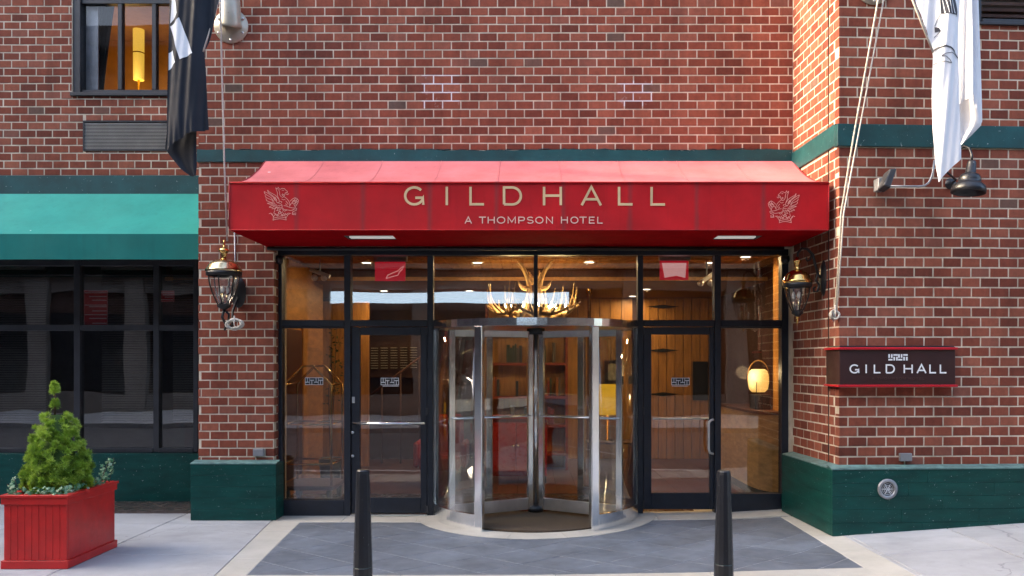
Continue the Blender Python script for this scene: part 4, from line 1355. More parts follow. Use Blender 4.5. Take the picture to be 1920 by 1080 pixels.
# luggage cart
t = thing('luggage_cart', 'brass birdcage luggage cart behind the left pane', 'luggage cart', (-2.6, 9.85, 0))
box('platform', M['dark_wood'], t, -2.92, -2.28, 9.5, 10.2, 0.2, 0.25, 0.01)
for (a, b) in ((-2.85, 9.58), (-2.35, 9.58), (-2.85, 10.1), (-2.35, 10.1)):
    MB().lathe([(0.0, -0.02), (0.085, -0.02), (0.085, 0.02), (0.0, 0.02)], (a, b, 0.115), 16, axis=Matrix.Rotation(R(90), 3, 'Y')).build('wheel', M['black'], t)
for y in (9.56, 10.12):
    P = [(-2.88, 0.25), (-2.88, 1.44), (-2.66, 1.66), (-2.54, 1.66), (-2.32, 1.44), (-2.32, 0.25)]
    MB().tube([(x, y, z) for x, z in P], 0.016, 8).build('hoop', M['brass'], t)
    for z in (0.5, 0.97):
        MB().tube([(-2.88, y, z), (-2.32, y, z)], 0.012, 8).build('rail', M['brass'], t)
for x in (-2.88, -2.32):
    for z in (0.5, 0.97, 1.44):
        MB().tube([(x, 9.56, z), (x, 10.12, z)], 0.012, 8).build('rail', M['brass'], t)
MB().tube([(-2.66, 9.56, 1.66), (-2.54, 10.12, 1.66)], 0.012, 8).tube([(-2.54, 9.56, 1.66), (-2.66, 10.12, 1.66)], 0.012, 8).build('hanging_bar', M['brass'], t)

# tall plant behind the cart
t = thing('potted_plant', 'slender leafy plant in a dark pot beside the luggage cart', 'plant', (-2.72, 11.0, 0))
MB().lathe([(0.0, 0.0), (0.12, 0.0), (0.16, 0.38), (0.14, 0.38), (0.11, 0.34), (0.0, 0.34)], (-2.68, 11.0, ZF), 16).build('pot', M['black'], t)
rs = random.Random(3)
st, lf = MB(), MB()
for k in range(5):
    top = Vector((-2.68 + rs.uniform(-0.02, 0.1), 11 + rs.uniform(-0.1, 0.1), 1.9 + rs.uniform(0, 0.35)))
    base = Vector((-2.68, 11, 0.36))
    mid = (base + top) / 2 + Vector((rs.uniform(-0.05, 0.05), 0, 0))
    st.tube([base, mid, top], [0.008, 0.006, 0.003], 5)
    for i in range(26):
        f = rs.uniform(0.45, 1)
        p = base.lerp(top, f) + Vector((rs.uniform(-0.06, 0.12), rs.uniform(-0.1, 0.1), rs.uniform(-0.05, 0.05)))
        d = Vector((rs.uniform(-1, 1), rs.uniform(-1, 1), rs.uniform(-0.6, 0.6))).normalized() * 0.05
        s = Vector((rs.uniform(-1, 1), rs.uniform(-1, 1), rs.uniform(-1, 1))).normalized() * 0.017
        lf.cur = rs.random()
        lf.add([p, p + d * 0.5 + s, p + d, p + d * 0.5 - s], [(0, 1, 2, 3)])
st.build('stem', M['bark'], t)
lf.build('foliage', M['houseplant'], t, attr=True, fixn=False)

# board of pale strips standing in for a reflection, handrail of the stairs, armchair
t = thing('reflection_board', 'dark board with six columns of pale strips standing in for a reflection, behind the left door', 'rack', (-2.3, 13.9, 1.5))
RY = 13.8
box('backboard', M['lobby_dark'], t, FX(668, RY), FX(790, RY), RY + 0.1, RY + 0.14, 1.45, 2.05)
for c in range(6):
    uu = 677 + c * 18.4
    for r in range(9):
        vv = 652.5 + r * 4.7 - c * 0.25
        box('tray', M['paper'], t, FX(uu, RY), FX(uu + 11.5, RY), RY, RY + 0.095, CZ - (vv + 0.9 - HV) * RY / F, CZ - (vv - HV) * RY / F)  # pale strips built for a pattern mirrored in the door glass
t = thing('stair_handrail', 'slanting wooden handrail of the lobby stairs behind the left door', 'handrail', (-2.2, 13.4, 0))
a, b = W(660, 768, 13.4), W(800, 660, 13.4)
MB().tube([a, b], 0.02, 8).build('rail', M['dark_wood'], t)
for f in (0.15, 0.4, 0.65, 0.9):
    p = a.lerp(b, f)
    MB().tube([p, (p.x, p.y, ZF)], 0.015, 6).build('baluster', M['dark_wood'], t)
t = thing('armchair', 'red upholstered armchair partly seen behind the left door', 'armchair', (-1.2, 10.9, 0))
box('seat', M['lacquer'], t, -1.45, -0.9, 10.75, 11.3, 0.26, 0.46, 0.04)
box('backrest', M['lacquer'], t, -1.45, -0.9, 11.302, 11.42, 0.3, 0.98, 0.05)
for x in (-1.53, -0.899): box('armrest', M['lacquer'], t, x, x + 0.08, 10.78, 11.38, 0.3, 0.64, 0.03)
for (x, y) in ((-1.42, 10.78), (-0.98, 10.78), (-1.42, 11.3), (-0.98, 11.3)):
    box('leg', M['black'], t, x, x + 0.05, y, y + 0.05, ZF, 0.259)

# red exit plaques, emergency lights
for (u0, u1, v0, v1, side) in ((703, 760, 491, 527, 'left'), (1237, 1291, 489, 525, 'right')):
    lab = {'left': 'red exit plaque with a white scrawl, above the left door', 'right': 'red exit plaque with painted pink glare, above the right door'}[side]
    t = thing('exit_plaque', lab, 'sign', W((u0 + u1) / 2, v1, 9.45), 'red exit plaques')
    a, b = W(u0, v0, 9.45), W(u1, v1, 9.45)
    pl = box('panel', M['exit_red'], t, a.x, b.x, 9.45, 9.462, b.z, a.z, 0.003)
    box('mount', M['grey_metal'], t, a.x - 0.01, b.x + 0.02, 9.42, 9.49, a.z + 0.001, 2.985, 0.004)
    fn = on_plane(9.449)
    if side == 'left':
        MB().ribbon([(724, 522), (727, 516), (738, 511), (746, 508), (752, 502), (757, 499), (754, 505), (749, 510), (746, 516), (738, 518), (728, 521), (724, 522)], 1.4, fn, 0.002).build('scrawl', M['exit_pink'], t)
    else:
        MB().add([fn(1241, 493, .001), fn(1287, 493, .001), fn(1285, 521, .001), (fn(1268, 517, .001)), fn(1246, 521, .001)], [(0, 1, 2, 3, 4)]).build('painted_glare', M['exit_pink'], t)  # sheen of the panel put in as a glowing pink patch
for (u, v, ang, where) in ((600, 512, 20, 'left'), (1325, 522, -35, 'right')):
    t = thing('emergency_light', 'twin-head emergency light fixture high in the %s of the lobby' % where, 'light', W(u, v, 10.1), 'emergency lights')
    p = W(u, v, 10.1)
    m = Matrix.Rotation(R(ang), 3, 'Y')
    MB().obox(p, (0.26, 0.07, 0.05), m).build('housing', M['white_plastic'], t, 0.008)
    for s in (-0.07, 0.05):
        q = p + Vector((s, -0.03, -0.06))
        MB().lathe([(0.0, 0.03), (0.03, 0.025), (0.042, -0.03), (0.0, -0.025)], q, 14, axis=Matrix.Rotation(R(90), 3, 'X')).build('lamp_head', M['steel'], t)
    MB().tube([p, (p.x, p.y, 2.99)], 0.01, 6).build('stem', M['grey_metal'], t)

# ------------------------------------------------------------------ red entrance canopy
AY0, AY1 = 7.77, YW - 0.018
AX0, AX1 = -2.863, 2.882
AZB, AZF, AZT = 2.972, 3.425, 3.895
cp = thing('entrance_canopy', 'red canvas entrance canopy lettered GILD HALL over the doors', 'canopy', (0, AY1, AZB))
def prof(t):
    """concave top: t = 0 at the front edge, 1 at the wall"""
    y = AY0 + (AY1 - AY0) * t
    z = AZF + (AZT - AZF) * (0.42 * t + 0.58 * t ** 2.1)
    return y, z
mb = MB()
nx, nt = 144, 10
def sag(x, t):
    k = (x - AX0) / 0.64
    return -0.010 * math.sin(PI * (k % 1.0)) * math.sin(PI * t) * (0.6 + 0.4 * math.sin(x * 2.3))
vs = []
for j in range(nt + 1):
    y, z = prof(j / nt)
    for i in range(nx + 1):
        x = AX0 + (AX1 - AX0) * i / nx
        vs.append((x, y, z + sag(x, j / nt)))
mb.add(vs, [(j * (nx + 1) + i, j * (nx + 1) + i + 1, (j + 1) * (nx + 1) + i + 1, (j + 1) * (nx + 1) + i) for j in range(nt) for i in range(nx)], True)
mb.build('top_cover', M['red_toplit'], cp)
for k in range(1, 9):
    seam = MB()
    x = AX0 + k * 0.64
    seam.tube([(x, prof(j / nt)[0], prof(j / nt)[1] + 0.001) for j in range(nt + 1)], 0.0028, 5)
    seam.build('seam', M['red_toplit'], cp)
def fwave(x, z):
    q = math.sin(PI * max(0, min(1, (z - AZB) / (AZF - AZB))))
    k = ((x - AX0) / 0.64) % 1.0
    return AY0 + q * (0.007 * math.sin(PI * k) + 0.002 * math.sin(x * 11 + z * 6)) + 0.0015 * math.sin(x * 23 + z * 17) * q
mb = MB()
vs = []
for j in range(9):
    for i in range(nx + 1):
        x = AX0 + (AX1 - AX0) * i / nx
        vs.append((x, fwave(x, AZB + (AZF - AZB) * j / 8), AZB + (AZF - AZB) * j / 8))
mb.add(vs, [(j * (nx + 1) + i, j * (nx + 1) + i + 1, (j + 1) * (nx + 1) + i + 1, (j + 1) * (nx + 1) + i) for j in range(8) for i in range(nx)], True)
mb.build('fascia', M['red_fabric'], cp)
for x in (AX0, AX1):
    pts = [(x, AY0, AZB)] + [(x, *prof(j / nt)) for j in range(nt + 1)] + [(x, AY1, AZB)]
    MB().add(pts, [tuple(range(len(pts)))]).build('side_panel', M['red_fabric'], cp, fixn=False)
# soffit with two recesses for the lamps
rec = [(FX(648, 8.25), FX(741, 8.25)), (FX(1340, 8.25), FX(1425, 8.25))]
xs_ = [AX0 + 0.004, rec[0][0], rec[0][1], rec[1][0], rec[1][1], AX1 - 0.004]
ry0, ry1 = 8.10, 8.42
mb = MB()
for i in range(5):
    if i in (1, 3):
        mb.box(xs_[i], xs_[i + 1], AY0 + 0.004, ry0, AZB - 0.004, AZB + 0.006)
        mb.box(xs_[i], xs_[i + 1], ry1, AY1 + 0.1, AZB - 0.004, AZB + 0.006)
    else:
        mb.box(xs_[i], xs_[i + 1], AY0 + 0.004, AY1 + 0.1, AZB - 0.004, AZB + 0.006)
mb.build('soffit', M['red_soffit'], cp, fixn=False)
for (a, b), nm in zip(rec, ('left', 'right')):
    t = thing('soffit_light', 'recessed strip light in the %s half of the canopy underside' % nm, 'light', ((a + b) / 2, 8.26, AZB), 'canopy strip lights')
    MB().box(a, b, ry0, ry0 + 0.006, AZB + 0.007, AZB + 0.09).box(a, b, ry1 - 0.006, ry1, AZB + 0.007, AZB + 0.09).box(a, a + 0.006, ry0 + 0.006, ry1 - 0.006, AZB + 0.007, AZB + 0.09).box(b - 0.006, b, ry0 + 0.006, ry1 - 0.006, AZB + 0.007, AZB + 0.09).box(a, b, ry0, ry1, AZB + 0.091, AZB + 0.1).build('housing', M['black'], t)
    MB().box(a + 0.02, b - 0.02, ry1 - 0.10, ry1 - 0.015, AZB + 0.012, AZB + 0.03).build('tube', M['soffit_lamp'], t, 0.004)
# piping along the edges
pp = MB()
e = [(AX0, AY0 - 0.002, AZF), (AX1, AY0 - 0.002, AZF)]
pp.tube(e, 0.011, 7)
pp.tube([(AX0, AY0 - 0.002, AZB), (AX1, AY0 - 0.002, AZB)], 0.006, 7)
for x in (AX0, AX1):
    pp.tube([(x, AY0 - 0.001, AZB), (x, AY0 - 0.001, AZF)], 0.006, 7)
    pp.tube([(x, prof(j / nt)[0], prof(j / nt)[1] + 0.002) for j in range(nt + 1)], 0.006, 6)
pp.build('piping', M['red_fabric'], cp)
MB().tube([(AX0 + 0.03, AY1 - 0.02, AZB - 0.03), (AX0 + 0.1, AY1 - 0.02, AZB - 0.035), (AX1 - 0.1, AY1 - 0.02, AZB - 0.03)], 0.02, 8).build('mounting_tube', M['black'], cp)

def fn(u, v, lift):
    p = W(u, v, AY0)
    return Vector((p.x, fwave(p.x, p.z) - 0.0025 - lift, p.z))
for chx, a, b in (('G', 758.5, 795), ('I', 835, 840.5), ('L', 880, 907.5), ('D', 943, 978), ('H', 1018, 1053.5), ('A', 1090, 1127.5), ('L', 1158.5, 1186), ('L', 1219.5, 1247)):
    mb = MB(); letter(mb, chx, a, b, 350 + 0.001 * (a - 750), 384.5 + 0.001 * (a - 750), 4.6, fn, 0.0012)
    mb.build('letter', M['gold_print'], cp)
small = [('A', 871.7, 884.3), ('T', 898, 911), ('H', 914.5, 927.5), ('O', 932, 947), ('M', 952, 967), ('P', 972, 984), ('S', 988, 1000.5), ('O', 1004, 1018.5), ('N', 1024, 1036.5), ('H', 1052, 1064.5), ('O', 1070, 1084), ('T', 1086.5, 1100), ('E', 1104.5, 1115), ('L', 1120, 1130)]
for chx, a, b in small:
    mb = MB(); letter(mb, chx, a, b, 406.5, 419, 1.9, fn, 0.0012)
    mb.build('letter', M['pale_print'], cp)

GRIF = [
 [(400,240),(420,300),(435,340),(430,400),(455,450),(470,490)], [(400,235),(430,265),(450,230),(470,260),(490,270)],
 [(490,270),(530,250),(575,255),(600,285),(635,310),(632,345),(610,330),(590,345)], [(600,360),(640,378),(665,355)],
 [(590,345),(575,400),(540,432),(505,418),(480,380),(475,330)], [(525,292),(550,284),(565,296)], [(522,380),(540,362),(558,380),(540,398),(522,380)],
 [(455,270),(470,300),(480,350)], [(560,415),(620,455),(660,500),(685,560),(680,620)], [(515,465),(555,482),(592,470)],
 [(600,500),(632,540),(655,572)], [(595,560),(635,592)], [(485,510),(520,520),(515,545)], [(560,600),(610,605),(680,635),(740,645),(790,650)],
 [(530,640),(560,675),(620,685),(700,698),(750,690)], [(790,620),(800,650),(827,660),(812,700),(770,712),(740,728),(735,778),(772,782),(803,786),(806,738)],
 [(752,742),(755,772)], [(780,742),(782,772)], [(740,690),(770,668),(800,676)], [(690,595),(715,552),(745,528)], [(690,512),(732,470),(790,440),(828,455),(860,492),(850,542),(812,600),(790,618),(770,572),(732,548),(742,508),(792,480)],
 [(752,505),(830,545)], [(772,490),(846,520)], [(765,545),(808,575)], [(800,455),(760,520)], [(832,470),(790,560)],
 [(235,285),(265,322),(330,355),(390,390),(430,430),(465,480),(472,525),(430,542),(412,518)], [(235,285),(246,332),(300,370),(360,420),(400,470),(412,518)],
 [(165,315),(176,357),(230,392),(300,432),(340,480),(360,520)], [(165,315),(240,350),(320,405),(370,450),(390,500)], [(185,390),(200,432),(260,462),(320,482),(345,520)], [(200,455),(216,500),(270,522),(330,542),(380,545)],
 [(225,550),(280,572),(340,572),(392,560)], [(225,550),(290,545),(340,555)], [(265,630),(310,602),(372,592),(420,580)], [(265,630),(322,642),(372,612),(430,602)], [(320,665),(372,657),(425,622)], [(370,695),(398,652),(442,622)], [(430,702),(442,655),(480,620)],
 [(430,542),(480,550),(525,582),(530,622),(500,672),(452,695),(410,702)], [(440,600),(480,592),(520,604)], [(430,642),(470,652),(505,640)], [(350,440),(390,500)], [(380,420),(425,500)],
 [(382,702),(360,750),(402,782)], [(540,662),(546,692),(582,712),(622,690)], [(540,720),(520,750)],
 [(260,765),(300,750),(332,772),(352,832),(345,892),(420,872),(480,866),(540,872),(612,892),(606,850),(650,782),(702,755),(650,752),(620,782),(590,750)], [(300,765),(342,802),(362,832)],
 [(352,832),(400,762),(432,812),(482,702),(532,812),(562,752),(606,850)], [(482,702),(452,742),(482,772),(512,742),(482,702)], [(360,852),(420,836),(480,830),(540,836),(602,852)], [(400,800),(440,780),(470,810)], [(500,810),(530,780),(570,810)], [(575,790),(640,770)]]
for side in (0, 1):
    mb = MB()
    for line in GRIF:
        if side == 0: pts = [(480 + x / 10.8, 330 + y / 10.8) for x, y in line]
        else: pts = [(1516.5 - x / 11.35 * 0.95 - 4, 340.5 + (y - 215) / 11.1 + 16) for x, y in line]
        mb.ribbon(pts, 0.85, fn, 0.001)
    mb.build('griffin_crest', M['pink_print'], cp)

# ------------------------------------------------------------------ green awning and shop window at the left
ga = thing('green_awning', 'green canvas shop awning at the left edge', 'awning', (-6, YL, 2.84))
GY0, GX = 8.97, -3.64
gx0 = -9.0
mb = MB()
n = 60
vs = []
for j in range(9):
    t = j / 8
    for i in range(n + 1):
        x = gx0 + (GX - gx0) * i / n
        vs.append((x, GY0 + (YL - 0.03 - GY0) * t, 3.125 + (3.73 - 3.125) * t - 0.035 * math.sin(PI * t) + 0.012 * math.sin(x * 5.1) * math.sin(PI * t)))
mb.add(vs, [(j * (n + 1) + i, j * (n + 1) + i + 1, (j + 1) * (n + 1) + i + 1, (j + 1) * (n + 1) + i) for j in range(8) for i in range(n)], True)
mb.build('top_cover', M['green_toplit'], ga)
mb = MB()
vs = []
for j in range(4):
    for i in range(n + 1):
        x = gx0 + (GX - gx0) * i / n
        vs.append((x, GY0 + 0.008 * math.sin(x * 7.3) * (1 - j / 3), 2.842 + (3.125 - 2.842) * j / 3))
mb.add(vs, [(j * (n + 1) + i, j * (n + 1) + i + 1, (j + 1) * (n + 1) + i + 1, (j + 1) * (n + 1) + i) for j in range(3) for i in range(n)], True)
mb.build('valance', M['green_fabric'], ga)
MB().add([(GX, GY0, 2.842), (GX, GY0, 3.125), (GX, YL - 0.03, 3.73), (GX, YL - 0.03, 2.842)], [(0, 1, 2, 3)]).build('side_panel', M['green_fabric'], ga, fixn=False)
MB().tube([(gx0, GY0 + 0.04, 2.868), (GX, GY0 + 0.04, 2.868)], 0.012, 7).tube([(gx0, GY0 + 0.04, 3.11), (GX, GY0 + 0.04, 3.11)], 0.012, 7).build('frame_tube', M['grey_metal'], ga)

sw = thing('shop_window', 'dark shop window under the green awning', 'window', (-5.5, 9.85, 0.6))
YG = 9.86
def SX(u): return (u - HU) * YG / F
def SZ(v): return CZ - (v - HV) * YG / F
ZS = SZ(848)
SWX0 = -8.0
for (a, b) in ((138, 150), (287, 298), (362, 371), (-60, -48), (-240, -228)):
    box('mullion', M['frame2'], sw, SX(a), SX(b), YG, YG + 0.1, ZS, 3.5, 0.004)
us = [SX(-228), SX(-60), SX(-48), SX(138), SX(150), SX(287), SX(298), SX(362)]
for i in range(0, 8, 2):
    box('transom_bar', M['frame2'], sw, us[i] + 0.001, us[i + 1] - 0.001, YG + 0.004, YG + 0.09, SZ(620), SZ(609), 0.003)
    box('head_bar', M['frame2'], sw, us[i] + 0.001, us[i + 1] - 0.001, YG + 0.004, YG + 0.09, 2.88, 2.96, 0.003)
    box('sill', M['frame2'], sw, us[i] + 0.001, us[i + 1] - 0.001, YG - 0.01, YG + 0.09, ZS - 0.005, ZS + 0.05, 0.003)
    for (z0, z1) in ((ZS + 0.05, SZ(620)), (SZ(609), 2.88)):
        box('pane', M['shop_glass'], sw, us[i] - 0.004, us[i + 1] + 0.004, YG + 0.045, YG + 0.053, z0 - 0.004, z1 + 0.004)
box('fascia_board', M['frame2'], sw, -8.2, XB0, YG + 0.02, YG + 0.12, 2.961, 3.75)
bsb = box('stall_riser', M['base'], sw, -9, XB0 + 0.05, 9.76, 9.95, -0.05, ZS - 0.006, 0.004)
# room behind it
rm = MB().box(-9, -3.25, 12.0, 12.1, -0.1, 3.6).box(-9, -3.25, 9.98, 12.0, -0.1, 0.0).box(-9, -3.25, 9.98, 12.0, 3.5, 3.6).box(-3.3, -3.21, 9.98, 12.0, 0, 3.5).box(-9.1, -9, 9.9, 12, 0, 3.5).build('shop_room', M['shade_wall'])
tag(rm, kind='structure')
for (a, b) in ((-240, -70), (-40, 60), (168, 280), (305, 360)):
    bl = thing('window_blind', {-240: 'slatted blind in the leftmost shop bay', -40: 'slatted blind behind the little spruce', 168: 'slatted blind in the wide middle shop bay', 305: 'slatted blind in the narrow shop bay by the pilaster'}[a], 'blind', (SX((a + b) / 2), 10.15, 0.8), 'blinds in the shop window')
    sl = MB()
    z = 0.95
    while z < 2.85:
        sl.add([(SX(a), 10.13, z), (SX(b), 10.13, z), (SX(b), 10.165, z + 0.022), (SX(a), 10.165, z + 0.022)], [(0, 1, 2, 3)])
        z += 0.03
    o = sl.build('slats', M['blind'], bl, fixn=False); o['kind'] = 'stuff'
    box('head_rail', M['blind'], bl, SX(a), SX(b), 10.12, 10.18, 2.86, 2.92)
# red notices behind the glass
for (u0, u1, v0, v1, lines, lab) in ((157, 202, 544, 611, (549, 556, 563, 572, 575, 583, 590, 597, 606), 'larger red notice with pale lines in the shop window'),
                                     (299, 327, 545, 566, (549, 553, 557, 562), 'smaller red notice in the narrow shop pane by the pilaster')):
    Yp = YG + 0.06
    t = thing('notice', lab, 'notice', W((u0 + u1) / 2, v1, Yp), 'red notices in the shop window')
    a, b = W(u0, v0, Yp), W(u1, v1, Yp)
    box('sheet', M['poster'], t, a.x, b.x, Yp, Yp + 0.004, b.z, a.z)
    fnp = on_plane(Yp - 0.0005)
    mb = MB()
    for k, v in enumerate(lines):
        ua = u0 + (2 if k % 3 == 0 else 10 if k % 3 == 1 else 16) * (u1 - u0) / 45
        mb.ribbon([(ua, v), (u1 - 2, v)], 1.6, fnp, 0.001)
    mb.ribbon([(u0 + .8, v0 + .8), (u1 - .8, v0 + .8), (u1 - .8, v1 - .8), (u0 + .8, v1 - .8)], 0.6, fnp, 0.001, True)
    mb.build('printed_lines', M['poster_text'], t)
# stand half hidden behind the pilaster
t = thing('menu_stand', 'dark stand with a rounded metal foot half hidden behind the pilaster', 'stand', (-3.72, 9.3, 0))
box('board', M['dark_wood'], t, -3.78, -3.60, 9.33, 9.37, 0.25, 1.30, 0.004)
MB().tube([(-3.70, 9.35, 0.03), (-3.70, 9.35, 0.3)], 0.018, 8).build('post', M['black'], t)
MB().lathe([(0.0, 0.05), (0.08, 0.045), (0.15, 0.02), (0.16, 0.002)], (-3.70, 9.33, 0.0), 22).build('foot', M['steel'], t)

# ------------------------------------------------------------------ upper windows and grille
t = thing('bedroom_window', 'dark framed window with a warm lit room, upper left', 'window', (-4.8, YL, WZ))
yw = YL + 0.07
box('jamb', M['frame2'], t, WX0, WX0 + 0.085, yw - 0.05, yw + 0.12, WZ + 0.03, 6.2, 0.004)
box('jamb', M['frame2'], t, WX1 - 0.085, WX1, yw - 0.05, yw + 0.12, WZ + 0.03, 6.2, 0.004)
box('sill', M['frame2'], t, WX0 - 0.01, WX1 + 0.01, YL - 0.035, yw + 0.12, WZ - 0.012, WZ + 0.029, 0.004)
box('rail', M['frame2'], t, WX0 + 0.086, WX1 - 0.086, yw - 0.02, yw + 0.06, WZ + 0.03, WZ + 0.085, 0.004)
box('rail', M['frame2'], t, WX0 + 0.086, WX1 - 0.086, yw - 0.02, yw + 0.06, FZ(8, 9.85), FZ(-2, 9.85), 0.004)
for u in (226, 290):
    box('mullion', M['frame2'], t, FX(u - 4, 9.85), FX(u + 4, 9.85), yw - 0.02, yw + 0.06, WZ + 0.086, FZ(8, 9.85) - 0.001, 0.004)
box('pane', M['window_glass'], t, WX0 + 0.08, WX1 - 0.08, yw + 0.02, yw + 0.028, WZ + 0.07, 6.2)
box('side_screen', M['grey_metal'], t, WX0 + 0.09, WX0 + 0.24, yw + 0.07, yw + 0.09, WZ + 0.06, 6.15)
rm = MB().box(-6.5, -3.3, 11.6, 11.7, 4.2, 6.4).box(-6.5, -3.3, 10.12, 11.6, 4.2, 4.3).box(-6.5, -3.3, 10.12, 11.6, 6.3, 6.4).box(-6.6, -6.5, 10.12, 11.7, 4.2, 6.4).box(-3.3, -3.2, 9.9, 11.7, 4.2, 6.4).build('bedroom', M['room_wall'])
tag(rm, kind='structure')
cu = thing('curtain', 'dark curtain drawn aside in the upper left window', 'curtain', (-5.15, 10.1, 4.9))
mb = MB()
vs = []
for j in range(9):
    t_ = j / 8
    z = 4.9 + 1.3 * t_
    xl, xr = -5.42, -5.42 + 0.12 + 0.16 * t_ ** 1.2 + 0.02
    for i in range(15):
        s = i / 14
        vs.append((xl + (xr - xl) * s, 10.08 + 0.02 * math.sin(s * 30), z))
mb.add(vs, [(j * 15 + i, j * 15 + i + 1, (j + 1) * 15 + i + 1, (j + 1) * 15 + i) for j in range(8) for i in range(14)], True)
mb.build('cloth', M['curtain'], cu)
t = thing('bedroom_lamp', 'tall glowing yellow lamp in the upper left window', 'lamp', W(260, 150, 11.2))
a = W(260, 150, 11.2); b = W(260, 33, 11.2)
MB().lathe([(0.07, 0.0), (0.074, b.z - a.z), (0.066, b.z - a.z), (0.062, 0.0)], (a.x, 11.2, a.z), 24).build('shade', M['room_lamp'], t)
MB().lathe([(0.0751, 0.36), (0.0751, 0.375)], (a.x, 11.2, a.z), 24).build('band', M['brass'], t)
MB().tube([(a.x, 11.2, 4.3), (a.x, 11.2, a.z)], 0.015, 8).build('stem', M['brass'], t)
adopt(warm_light('bedroom_lamp_bulb', (a.x, 10.9, 5.4), 2.0, 0.15, (1, 0.58, 0.18)), t)

t = thing('vent_grille', 'wide metal louvre grille under the upper left window', 'grille', ((GX0 + GX1) / 2, YL, GZ0))
box('back', M['black'], t, GX0, GX1, YL + 0.05, YL + 0.06, GZ0, GZ1)
for (a, b, c, d) in ((GX0, GX1, GZ1 - 0.014, GZ1), (GX0, GX1, GZ0, GZ0 + 0.014), (GX0, GX0 + 0.014, GZ0 + 0.0145, GZ1 - 0.0145), (GX1 - 0.014, GX1, GZ0 + 0.0145, GZ1 - 0.0145)):
    box('edge', M['frame2'], t, a, b, YL - 0.012, YL + 0.05, c, d)
nl = 19
slm = None
for k in range(nl):
    z = GZ0 + 0.022 + (GZ1 - GZ0 - 0.04) * k / nl
    if slm is None:
        o = MB().add([(GX0 + 0.015, YL - 0.004, z), (GX1 - 0.015, YL - 0.004, z), (GX1 - 0.015, YL + 0.035, z + 0.010), (GX0 + 0.015, YL + 0.035, z + 0.010), (GX0 + 0.015, YL - 0.004, z + 0.006), (GX1 - 0.015, YL - 0.004, z + 0.006), (GX1 - 0.015, YL + 0.035, z + 0.016), (GX0 + 0.015, YL + 0.035, z + 0.016)],
                     [(0, 1, 5, 4), (4, 5, 6, 7), (0, 3, 2, 1)]).build('louvre', M['louvre'], t)
        slm = o; z_first = z
    else:
        o = slm.copy(); col.objects.link(o); o.location.z += z - z_first

t = thing('upper_window', 'dark louvred window at the top right corner', 'window', PM @ Vector((1.8, 0, PWZ)))
def pb(name, mat, s0, s1, d0, d1, z0, z1, parent, bev=0.003):
    return xf(MB().box(s0, s1, d0, d1, z0, z1), PM).build(name, M[mat], parent, bev)
pb('jamb', 'frame2', PWS0, PWS0 + 0.045, 0.03, 0.2, PWZ + 0.04, 6.0, t)
pb('sill', 'frame2', PWS0 - 0.01, S1, -0.03, 0.2, PWZ - 0.012, PWZ + 0.015, t)
pb('rail', 'frame2', PWS0 + 0.046, S1, 0.01, 0.18, PWZ + 0.016, PWZ + 0.06, t)
pb('pane', 'window_glass', PWS0 + 0.04, S1, 0.09, 0.098, PWZ + 0.05, 6.0, t, 0)
pb('backing', 'black', PWS0, S1, 0.26, 0.28, PWZ, 6.0, t, 0)
for k in range(12):
    pb('slat', 'dark_wood', PWS0 + 0.05, S1, 0.14, 0.19, PWZ + 0.07 + k * 0.06, PWZ + 0.10 + k * 0.06, t, 0)

# ------------------------------------------------------------------ hotel sign on the corner
t = thing('hotel_sign', 'maroon wall sign with red edges lettered GILD HALL on the corner pier', 'sign', PM @ Vector((0.5, -0.05, 1.45)))
SL0, SL1 = -0.045, 1.10
zs0, zs1 = FZ(727, 7.62), FZ(648, 7.62)
# the box wraps the corner
pb('box', 'sign', SL0 + 0.015, SL1 - 0.012, -0.085, 0.22, zs0 + 0.01, zs1 - 0.01, t, 0.004)
pb('top_edge', 'sign_red', SL0 - 0.005, SL1 + 0.004, -0.105, 0.23, zs1 - 0.038, zs1 - 0.016, t, 0.003)
pb('bottom_edge', 'sign_red', SL0 - 0.005, SL1 + 0.004, -0.105, 0.23, zs0 + 0.006, zs0 + 0.028, t, 0.003)
pb('cover', 'black', SL0 + 0.02, SL1 - 0.02, -0.08, 0.2, zs1 - 0.009, zs1, t, 0.002)
def sfn(px, py, lift):
    # sign picture: px 0..1920 over photo 1550..1800, py over 640..740
    u, v = 1550 + px / 7.68, 640 + py / 7.68
    s = (u - 1573) / (1795 - 1573) * (SL1 - 0.0) + 0.0
    # exact: put on the sign face plane d = -0.0855
    k = (u - HU) / F
    o, ex, ey = PC, Vector((math.cos(PA), math.sin(PA), 0)), Vector((-math.sin(PA), math.cos(PA), 0))
    d = -0.0855 - lift
    b = o + ey * d
    s = (k * b.y - b.x) / (ex.x - k * ex.y)
    p = b + ex * s
    return Vector((p.x, p.y, CZ - (v - HV) * (b.y + ex.y * s) / F))
for chx, a, b in (('G', 335, 468), ('I', 555, 583), ('L', 680, 775), ('D', 852, 978), ('H', 1110, 1238), ('A', 1300, 1432), ('L', 1480, 1575), ('L', 1630, 1724)):
    mb = MB(); letter(mb, chx, a, b, 335, 458, 21, sfn, 0.006); mb.build('letter', M['white_letter'], t)
mb = MB(); logo(mb, 888, 1168, 184, 276, sfn, 0.005); mb.build('logo', M['white_letter'], t)
for chx, a, b in small:
    mb = MB()
    letter(mb, chx, 650 + (a - 871.7) / (1130 - 871.7) * 760, 650 + (b - 871.7) / (1130 - 871.7) * 760, 517, 550, 6, sfn, 0.003)
    mb.build('letter', M['faint_letter'], t)

